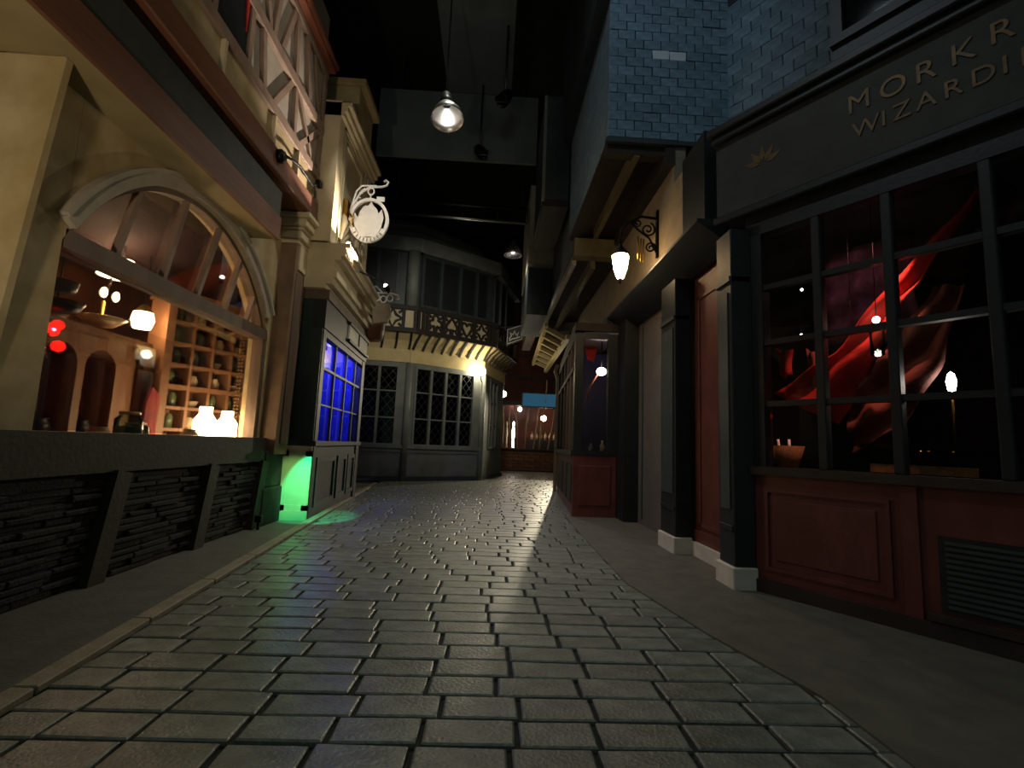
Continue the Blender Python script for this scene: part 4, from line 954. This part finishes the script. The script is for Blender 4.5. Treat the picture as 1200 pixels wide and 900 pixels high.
obj('rear_beam', MB().bar((1.78, 8.95, 4.68), (1.74, 14.8, 4.68), .09, .2), BEAMG, BH)
obj('edge_beam', MB().bar((1.42, 8.95, 4.72), (1.38, 14.8, 4.72), .08, .16), PLAST, BH)
obj('rear_wall', MB().box((1.46, 9.3, 4.9), (2.4, 14.8, 7.5)), GREYWALL, BH)
# lantern on its scroll bracket
LT = thing('scroll_wall_lantern', 'glowing glass lantern on a curly black iron bracket above the black canopy', 'lantern', (2.25, 6.65, 4.0), world=True)
yl = 6.65
bk_ = MB().bar((2.235, yl, 3.92), (2.235, yl, 4.62), .06, .03, (1,0,0))
bk_.tube([(2.23, yl, 4.5), (2.0, yl, 4.52), (1.8, yl, 4.4), (1.72, yl, 4.3), (1.71, yl, 4.1)], .02, 8)
def spiral(cx, cz, r, a0, turns, sgn=1): return [(cx+r*(1-.8*i/24)*cos(a0+sgn*turns*2*pi*i/24), yl, cz+r*(1-.8*i/24)*sin(a0+sgn*turns*2*pi*i/24)) for i in range(25)]
bk_.tube(spiral(2.14, 4.06, .08, 0, 1.6), .013, 6).tube(spiral(2.1, 4.33, .11, 1.2, 1.6, -1), .013, 6).tube(spiral(1.95, 4.42, .07, 2.0, 1.5), .012, 6).tube([(2.22, yl, 4.0), (2.12, yl, 4.2), (1.98, yl, 4.3), (1.85, yl, 4.42)], .015, 6)
obj('bracket', bk_, IRON, LT)
for k, (dx, dz) in enumerate([(2.04, 3.98), (2.0, 3.99), (1.96, 4.02)]): obj('pendant_drop', MB().tube([(dx, yl, dz+.2), (dx, yl, dz-.14)], .012, 6), BRASS, LT)
obj('lantern_glass', MB().lathe([(.001,3.58),(.05,3.59),(.095,3.72),(.12,3.88),(.122,3.92),(.001,3.925)], (1.71, yl, 0), 8), LAMPX, LT)
obj('lantern_cap', MB().lathe([(.13,3.925),(.135,3.94),(.09,3.98),(.03,4.06),(.012,4.1),(.001,4.12)], (1.71, yl, 0), 8), IRON, LT)
obj('finial', MB().lathe([(.001,3.5),(.02,3.53),(.012,3.56),(.03,3.585),(.001,3.59)], (1.71, yl, 0), 8), IRON, LT)
for k in range(4):
    a = k*pi/2+pi/4; obj('cage_bar', MB().tube([(1.71+.05*cos(a), yl+.05*sin(a), 3.585), (1.71+.1*cos(a), yl+.1*sin(a), 3.72), (1.71+.127*cos(a), yl+.127*sin(a), 3.93)], .006, 5), IRON, LT)
point('lantern_light', (1.71, 6.65, 3.8), 16, (1.0, .56, .22), .04)

# ------------------------------------------------------------------ the glazed red booth and what follows on the right
BO = thing('glazed_red_shop', 'narrow dark red shop with tall panes at the right, beyond the grey door', 'shop', (1.85, 11.0, 0), world=True)
obj('front_riser', MB().box((1.48, 8.86, -.02), (2.25, 8.96, 1.08)), REDP, BO)
obj('front_panel', MB().box((1.58, 8.845, .2), (2.15, 8.86, .9)), REDP, BO, bevel=.01)
bf = MB().box((1.47, 8.85, 1.08), (1.62, 8.98, 3.3)).box((2.08, 8.85, 1.08), (2.25, 8.98, 3.3)).box((1.62, 8.85, 3.2), (2.08, 8.98, 3.32)).box((1.62, 8.84, 1.08), (2.08, 8.98, 1.16))
bfr = obj('window_frame', bf, BLACKP, BO)
obj('pane', MB().box((1.62, 8.92, 1.16), (2.08, 8.925, 3.2)), PANE, bfr)
BX = lambda y: 1.48+.075*(y-8.86)
def bb(mb, y0, y1, z0, z1, d0, d1): return mb.prism([(BX(y0)-d1,y0),(BX(y0)-d0,y0),(BX(y1)-d0,y1),(BX(y1)-d1,y1)], 'z', z0, z1)
mb = MB(); bb(mb, 8.96, 13.6, -.02, 1.08, -.12, 0); br_ = obj('side_riser', mb, REDP, BO)
for a, b in ((9.1, 10.0), (10.15, 11.2), (11.4, 13.4)):
    mb = MB(); bb(mb, a, b, .2, .9, 0, .015); obj('side_panel', mb, DKBROWN, br_)
sf = MB(); bb(sf, 8.96, 13.6, 3.2, 3.35, -.12, .02); bb(sf, 8.96, 13.6, 2.62, 2.7, -.08, .03); bb(sf, 8.96, 13.6, 1.06, 1.16, -.12, .04)
sfr = obj('side_frame', sf, DKBROWN, BO)
yss = [8.98, 9.7, 10.5, 11.4, 12.5, 13.6]
for y in yss[1:]: mb = MB(); bb(mb, y-.05, y+.05, 1.1, 3.2, -.1, .02); obj('side_mullion', mb, TIMBER, sfr)
for a, b in zip(yss[:-1], yss[1:]):
    for z0, z1 in ((1.16, 2.62), (2.7, 3.2)): mb = MB(); bb(mb, a+.05, b-.05, z0, z1, -.05, -.045); obj('pane', mb, PANE, sfr)
obj('shop_top', MB().prism([(1.46,8.85),(2.3,8.85),(2.6,13.6),(BX(13.6),13.6)], 'z', 3.35, 3.5), DKBROWN, BO)
obj('drain_pipe', MB().tube([(1.78, 13.7, 3.5), (1.72, 13.7, 3.3), (1.8, 13.72, 3.1), (1.8, 13.72, 0)], .05, 8), CREAM, BO)
struct('wall_booth', MB().box((1.85, 11.0, -.02), (3.4, 11.08, 3.34)).box((3.4, 8.9, -.02), (3.5, 13.6, 3.34)), NAVY)
struct('floor', MB().box((1.62, 8.98, .0), (2.0, 9.0, .02)), DKINT)
BL = thing('booth_lamp', 'bright pinkish lamp behind the front pane of the narrow red shop', 'lamp', (2.1, 9.6, 2.6), world=True)
obj('globe', MB().ball((2.12, 9.6, 2.72), .1, 12, .8), LAMPC, BL); obj('cord', MB().tube([(2.12, 9.6, 2.8), (2.12, 9.6, 3.4)], .01, 5), IRON, BL)
obj('arm', MB().tube([(2.06, 9.6, 2.68), (1.9, 9.65, 2.4), (1.85, 9.7, 2.1)], .015, 6), COPPER, BL)
single('red_pennant', MB().prism([(1.72,3.15),(1.98,3.15),(1.9,2.85),(1.78,2.9)], 'y', 9.3, 9.31), REDCL, 'red pennant hanging high in the front pane of the narrow red shop', 'pennant', None, (1.85, 9.3, 3.0))
DS = thing('display_counter', 'dark counter inside the narrow red shop', 'counter', (2.2, 9.5, 0), world=True)
obj('body', MB().box((1.75, 9.1, 0), (2.6, 9.8, 1.1)), IRON, DS)
for k, (x, h, l) in enumerate([(1.86, .2, 'slim grey bottle on the left of the counter in the narrow red shop'), (2.07, .26, 'white bottle on the right of the counter in the narrow red shop')]):
    single('bottle', MB().lathe([(.001,0),(.04,0),(.045,h*.6),(.02,h*.8),(.02,h),(.001,h)], (x, 9.2, 1.1), 12), CERAM if k else GREYWALL, l, 'bottle', 'bottles in the narrow red shop', (x, 9.2, 1.1))
point('booth_light', (2.12, 9.6, 2.72), 7, (1.0, .6, .62), .04)
point('booth_blue', (2.6, 10.4, 3.2), .7, (.3, .3, 1.0), .03)

# houses beyond on the right: dark bay, grey block, ochre rafters
TB = thing('dark_bay_house', 'tall grey house with a dark box bay and a plaster block beyond the slate oriel', 'house', (1.2, 11.5, 5.0), world=True)
obj('dark_bay', MB().box((.82, 9.4, 6.15), (1.34, 11.4, 8.4)), CHAR, TB)
obj('bay_underside', MB().prism([(.82,9.4),(1.34,9.4),(1.34,11.6),(.86,11.6)], 'z', 6.0, 6.15), DKBROWN, TB)
obj('bay_edge', MB().box((.8, 9.38, 6.1), (.86, 9.44, 8.4)), GREYWALL, TB)
obj('plaster_block', MB().box((.78, 12.6, 6.0), (1.45, 15.5, 8.2)), PLAST, TB)
obj('lower_block', MB().box((.8, 12.9, 4.7), (1.42, 15.6, 6.0)), CHAR, TB)
obj('far_wall', MB().box((1.05, 15.65, 4.9), (1.36, 19.0, 7.0)), TIMBER, TB)
RF_ = thing('rafter_jetty', 'small ochre jetty of open rafters over the far right shop', 'jetty', (1.8, 16.0, 4.4), world=True)
for k in range(7):
    y = 14.0+k*.85; obj('rafter', MB().bar((1.42+.02*k, y, 4.62-.02*k), (2.05, y, 4.3), .16, .12), CREAMW, RF_)
obj('outer_rail', MB().bar((1.42, 13.6, 4.66), (1.56, 19.6, 4.5), .1, .16), CREAMW, RF_)
obj('inner_rail', MB().bar((2.05, 13.6, 4.3), (2.05, 19.4, 4.2), .12, .14), CREAMW, RF_)
obj('deck', MB().prism([(1.4,13.6),(2.3,13.6),(2.3,19.6),(1.55,19.6)], 'z', 4.72, 4.8), DKBROWN, RF_)
OW = thing('ochre_side_house', 'plain house under the open rafters at the far right', 'house', (2.4, 17.0, 0), world=True)
obj('house_wall', MB().box((2.6, 13.8, -.02), (2.9, 17.5, 4.2)), DKBROWN, OW)
obj('base_board', MB().box((2.56, 13.8, -.02), (2.6, 17.5, .5)), REDP, OW)

# ------------------------------------------------------------------ the red lit bar that closes the street
FB = thing('far_bar_front', 'brown brick bar front with slanting pale posts glowing red at the street end', 'bar', (1.8, 24.0, 0), world=True)
obj('brick_backing', MB().box((-1.5, 24.02, -.02), (4.5, 24.3, .98)), MORTAR, FB)
rng = random.Random(17); bm_ = [MB().add(*chamfer_box(.5, .14, .05, .012, .008, rng)).mesh('brick', BRICKB) for i in range(5)]
z = .03; k = 0
while z < .95:
    x = -.2-(.25 if k % 2 else 0)
    while x < 3.6: piece('brick', rng.choice(bm_), FB, (x+.25-1.8, -.01+rng.uniform(-.01,.01), z+.07), (pi/2, 0, 0)); x += .52
    z += .155; k += 1
obj('counter_top', MB().box((-1.5, 23.9, .98), (4.5, 24.6, 1.06)), DKBROWN, FB)
for k, (a, b) in enumerate([(.55,.5), (1.0,.8), (1.3,1.05), (1.65,1.8), (2.05,2.25), (2.35,2.55), (2.75,3.05), (3.2,3.3)]):
    obj('slanting_post', MB().tube([(a, 23.98, 1.06), ((a+b)/2+.05*(-1)**k, 23.98, 2.2), (b, 23.98, 3.2)], .035, 7), CERAM, FB)
obj('head_beam', MB().box((-1.5, 23.9, 3.15), (4.5, 24.3, 3.35)), DKBROWN, FB)
obj('upper_wall', MB().box((-1.5, 24.0, 3.35), (4.5, 24.3, 9.0)), BRICKRED, FB)
for zz in (4.5, 5.6): obj('wall_rail', MB().box((-1.5, 23.95, zz), (4.5, 24.0, zz+.12)), DKBROWN, FB)
sgn = thing('blue_sign', 'long blue lit sign strip over the red bar at the street end', 'sign', (2.6, 23.9, 3.1), world=True)
obj('sign_face', MB().box((1.45, 23.7, 3.12), (3.6, 23.75, 3.72)), BLUESIGN, sgn); obj('sign_frame', MB().box((1.4, 23.75, 3.06), (3.65, 23.88, 3.78)), CHAR, sgn)
obj('pale_strut', MB().bar((2.55, 23.68, 3.3), (2.58, 23.68, 4.4), .06, .04), CREAM, sgn)
struct('wall_bar', MB().box((-1.5, 26.4, -.02), (4.5, 26.5, 3.4)), REDW)
struct('ceiling', MB().box((-1.5, 24.3, 3.4), (4.5, 26.4, 3.5)), DKINT)
BB = thing('bar_back_shelf', 'dark back shelf with bottles inside the red bar', 'shelf', (2.6, 25.6, 0), world=True)
obj('lower_cabinet', MB().box((1.9, 25.4, 0), (3.9, 25.9, 1.5)), DKINT, BB)
for zz in (1.5, 2.0): obj('shelf', MB().box((1.9, 25.4, zz), (3.9, 25.8, zz+.05)), DKBROWN, BB)
bt = MB().lathe([(.001,0),(.07,0),(.075,.22),(.03,.3),(.03,.4),(.001,.4)], (0,0,0), 10).mesh('bottle', CERAM)
nth = ['first', 'second', 'third', 'fourth', 'fifth', 'sixth', 'seventh', 'eighth']
for k in range(8):
    o = bpy.data.objects.new('bottle', bt); COL.objects.link(o); o.location = (2.1+.23*k, 25.55, 1.551)
    o['label'] = nth[k]+' pale bottle from the left on the back shelf of the red bar'; o['category'] = 'bottle'; o['group'] = 'bottles in the red bar'
def small_lamp(loc, r, label, m=LAMPC, hang=None, e=0, col=(1, .8, .6)):
    t = thing('globe_lamp', label, 'lamp', loc, world=True)
    obj('globe', MB().ball(loc, r, 12), m, t)
    if hang: obj('cord', MB().tube([(loc[0], loc[1], loc[2]+r), (loc[0], loc[1], hang)], .012, 5), IRON, t)
    if e: point('globe_lamp_light', loc, e, col, .04)
small_lamp((.44, 21.0, 3.36), .14, 'round glowing globe hanging beside the grey house near the street end', LAMPC, 12.6, 26, (1, .85, .6))
small_lamp((1.38, 24.8, 3.02), .11, 'small warm globe on the left inside the red bar', LAMPC, 3.42, 5, (1, .55, .35))
small_lamp((2.6, 24.9, 2.62), .15, 'square bright lamp in the middle of the red bar', LAMPX, 3.42, 6, (1, .6, .4))
for k, (x, z, l) in enumerate([(1.1, 1.9, 'tall glowing white candle jar in the red bar'), (.75, 1.75, 'pale pink statue bust at the left of the red bar')]):
    t = thing('bar_ornament', l, 'ornament', (x, 24.5, 1.06), world=True)
    obj('figure', MB().lathe([(.001,1.06),(.06,1.07),(.05,1.5),(.08,1.75),(.07,2.0),(.03,2.15),(.06,2.25),(.05,2.34),(.001,2.4)], (x, 24.75, 0), 12), LAMPS if k == 0 else CERAM, t)
    obj('foot', MB().box((x-.12, 24.62, 1.06), (x+.12, 24.88, 1.1)), BRASS, t)
single('red_swag', MB().prism([(.4,3.4),(2.3,3.4),(2.2,2.5),(1.9,2.1),(1.6,2.6),(1.2,2.0),(.9,2.7),(.5,2.3)], 'y', 25.2, 25.25), DKRED, 'dark red swag of cloth across the back of the red bar', 'drape', None, (1.3, 25.2, 2.6))
single('striped_cloth', MB().prism([(2.9,3.4),(3.6,3.4),(3.6,2.3),(3.4,2.5)], 'y', 24.9, 24.93), ORCL, 'orange cloth at the right of the red bar', 'drape', None, (3.3, 24.9, 2.8))
point('bar_light', (1.0, 25.0, 3.3), 14, (1.0, .5, .36), .03)
point('bar_light', (3.0, 25.0, 3.3), 12, (1.0, .6, .45), .03)
spot('bar_wash', (1.2, 22.0, 8.2), (1.4, 24.0, 4.2), 14, (1.0, .5, .3), 60, .9, .1)

# ------------------------------------------------------------------ lamps and rig under the ceiling
PR = thing('lighting_rig', 'horizontal twin pipe lighting rig crossing above the grey house', 'rig', (-1.0, 13.5, 7.55), world=True)
obj('lower_pipe', MB().tube([(-3.4, 13.5, 7.64), (.9, 13.5, 7.52)], .045, 8), STEEL, PR)
obj('upper_pipe', MB().tube([(-3.4, 13.5, 8.0), (.9, 13.5, 7.95)], .03, 8), GUNM, PR)
for x in (-3.2, -2.2, -1.1, -.1, .78): obj('strut', MB().tube([(x, 13.5, 7.55-.028*(x+.5)), (x, 13.5, 7.98)], .02, 6), GUNM, PR)
for x in (-3.0, .6): obj('hanger', MB().tube([(x, 13.5, 7.98), (x, 13.5, 12.6)], .02, 6), GUNM, PR)
def pendant(loc, r, axis, hang, label, e, tgt):
    t = thing('pendant_lamp', label, 'lamp', loc, group='spun metal pendant lamps', world=True)
    c = Vector(loc); a = Vector(axis).normalized()
    obj('reflector', MB().lathe([(r*.28,r*1.15),(r*.55,r*.95),(r*.86,r*.45),(r,0),(r*.97,0),(r*.83,r*.43),(r*.5,r*.9),(r*.24,r*1.1)], c, 28, a), STEEL, t)
    obj('housing', MB().lathe([(.001,r*1.9),(r*.34,r*1.88),(r*.36,r*1.5),(r*.45,r*1.3),(r*.3,r*1.1),(.001,r*1.08)], c, 16, a), GUNM, t)
    obj('bulb', MB().ball(c+a*r*.45, r*.2, 10, 1.3), LAMPS, t)
    q = c+a*r*1.9; obj('hanger', MB().tube([q, (q.x, q.y, hang)], .014, 6), IRON, t)
    spot('pendant_light', c-a*.02, tgt, e, (1.0, .95, .82), 110, .8, .08)
pendant((-.94, 7.5, 6.42), .27, (-.12, .22, 1), 9.57, 'large spun metal pendant lamp hanging from the duct above the street', 150, (-.6, 6.4, 0))
pendant((.385, 13.5, 6.55), .26, (0, .0, 1), 7.53, 'smaller looking spun metal pendant lamp hung from the pipe rig far down the street', 90, (.3, 12.2, 0))
def theatre(loc, axis, hang, label):
    t = thing('theatre_spotlight', label, 'spotlight', loc, world=True); c = Vector(loc); a = Vector(axis).normalized()
    obj('housing', MB().lathe([(.001,-.2),(.1,-.19),(.13,0),(.13,.2),(.12,.2),(.11,.0),(.001,-.02)], c, 12, a), IRON, t)
    obj('barn_door', MB().box(c+a*.22+Vector((-.13,-.01,-.01)), c+a*.22+Vector((.13,.01,.1))), IRON, t)
    obj('yoke', MB().tube([(c.x, c.y, c.z), (c.x, c.y, hang)], .025, 6), GUNM, t)
theatre((-.55, 10.7, 7.9), (.3, -.6, -.7), 9.57, 'dark theatre spotlight below the big duct just past the pendant lamp')
theatre((-.02, 9.0, 8.0), (-.3, -.5, -.8), 9.57, 'dark theatre spotlight beside the lengthwise duct to the right of the pendant lamp')
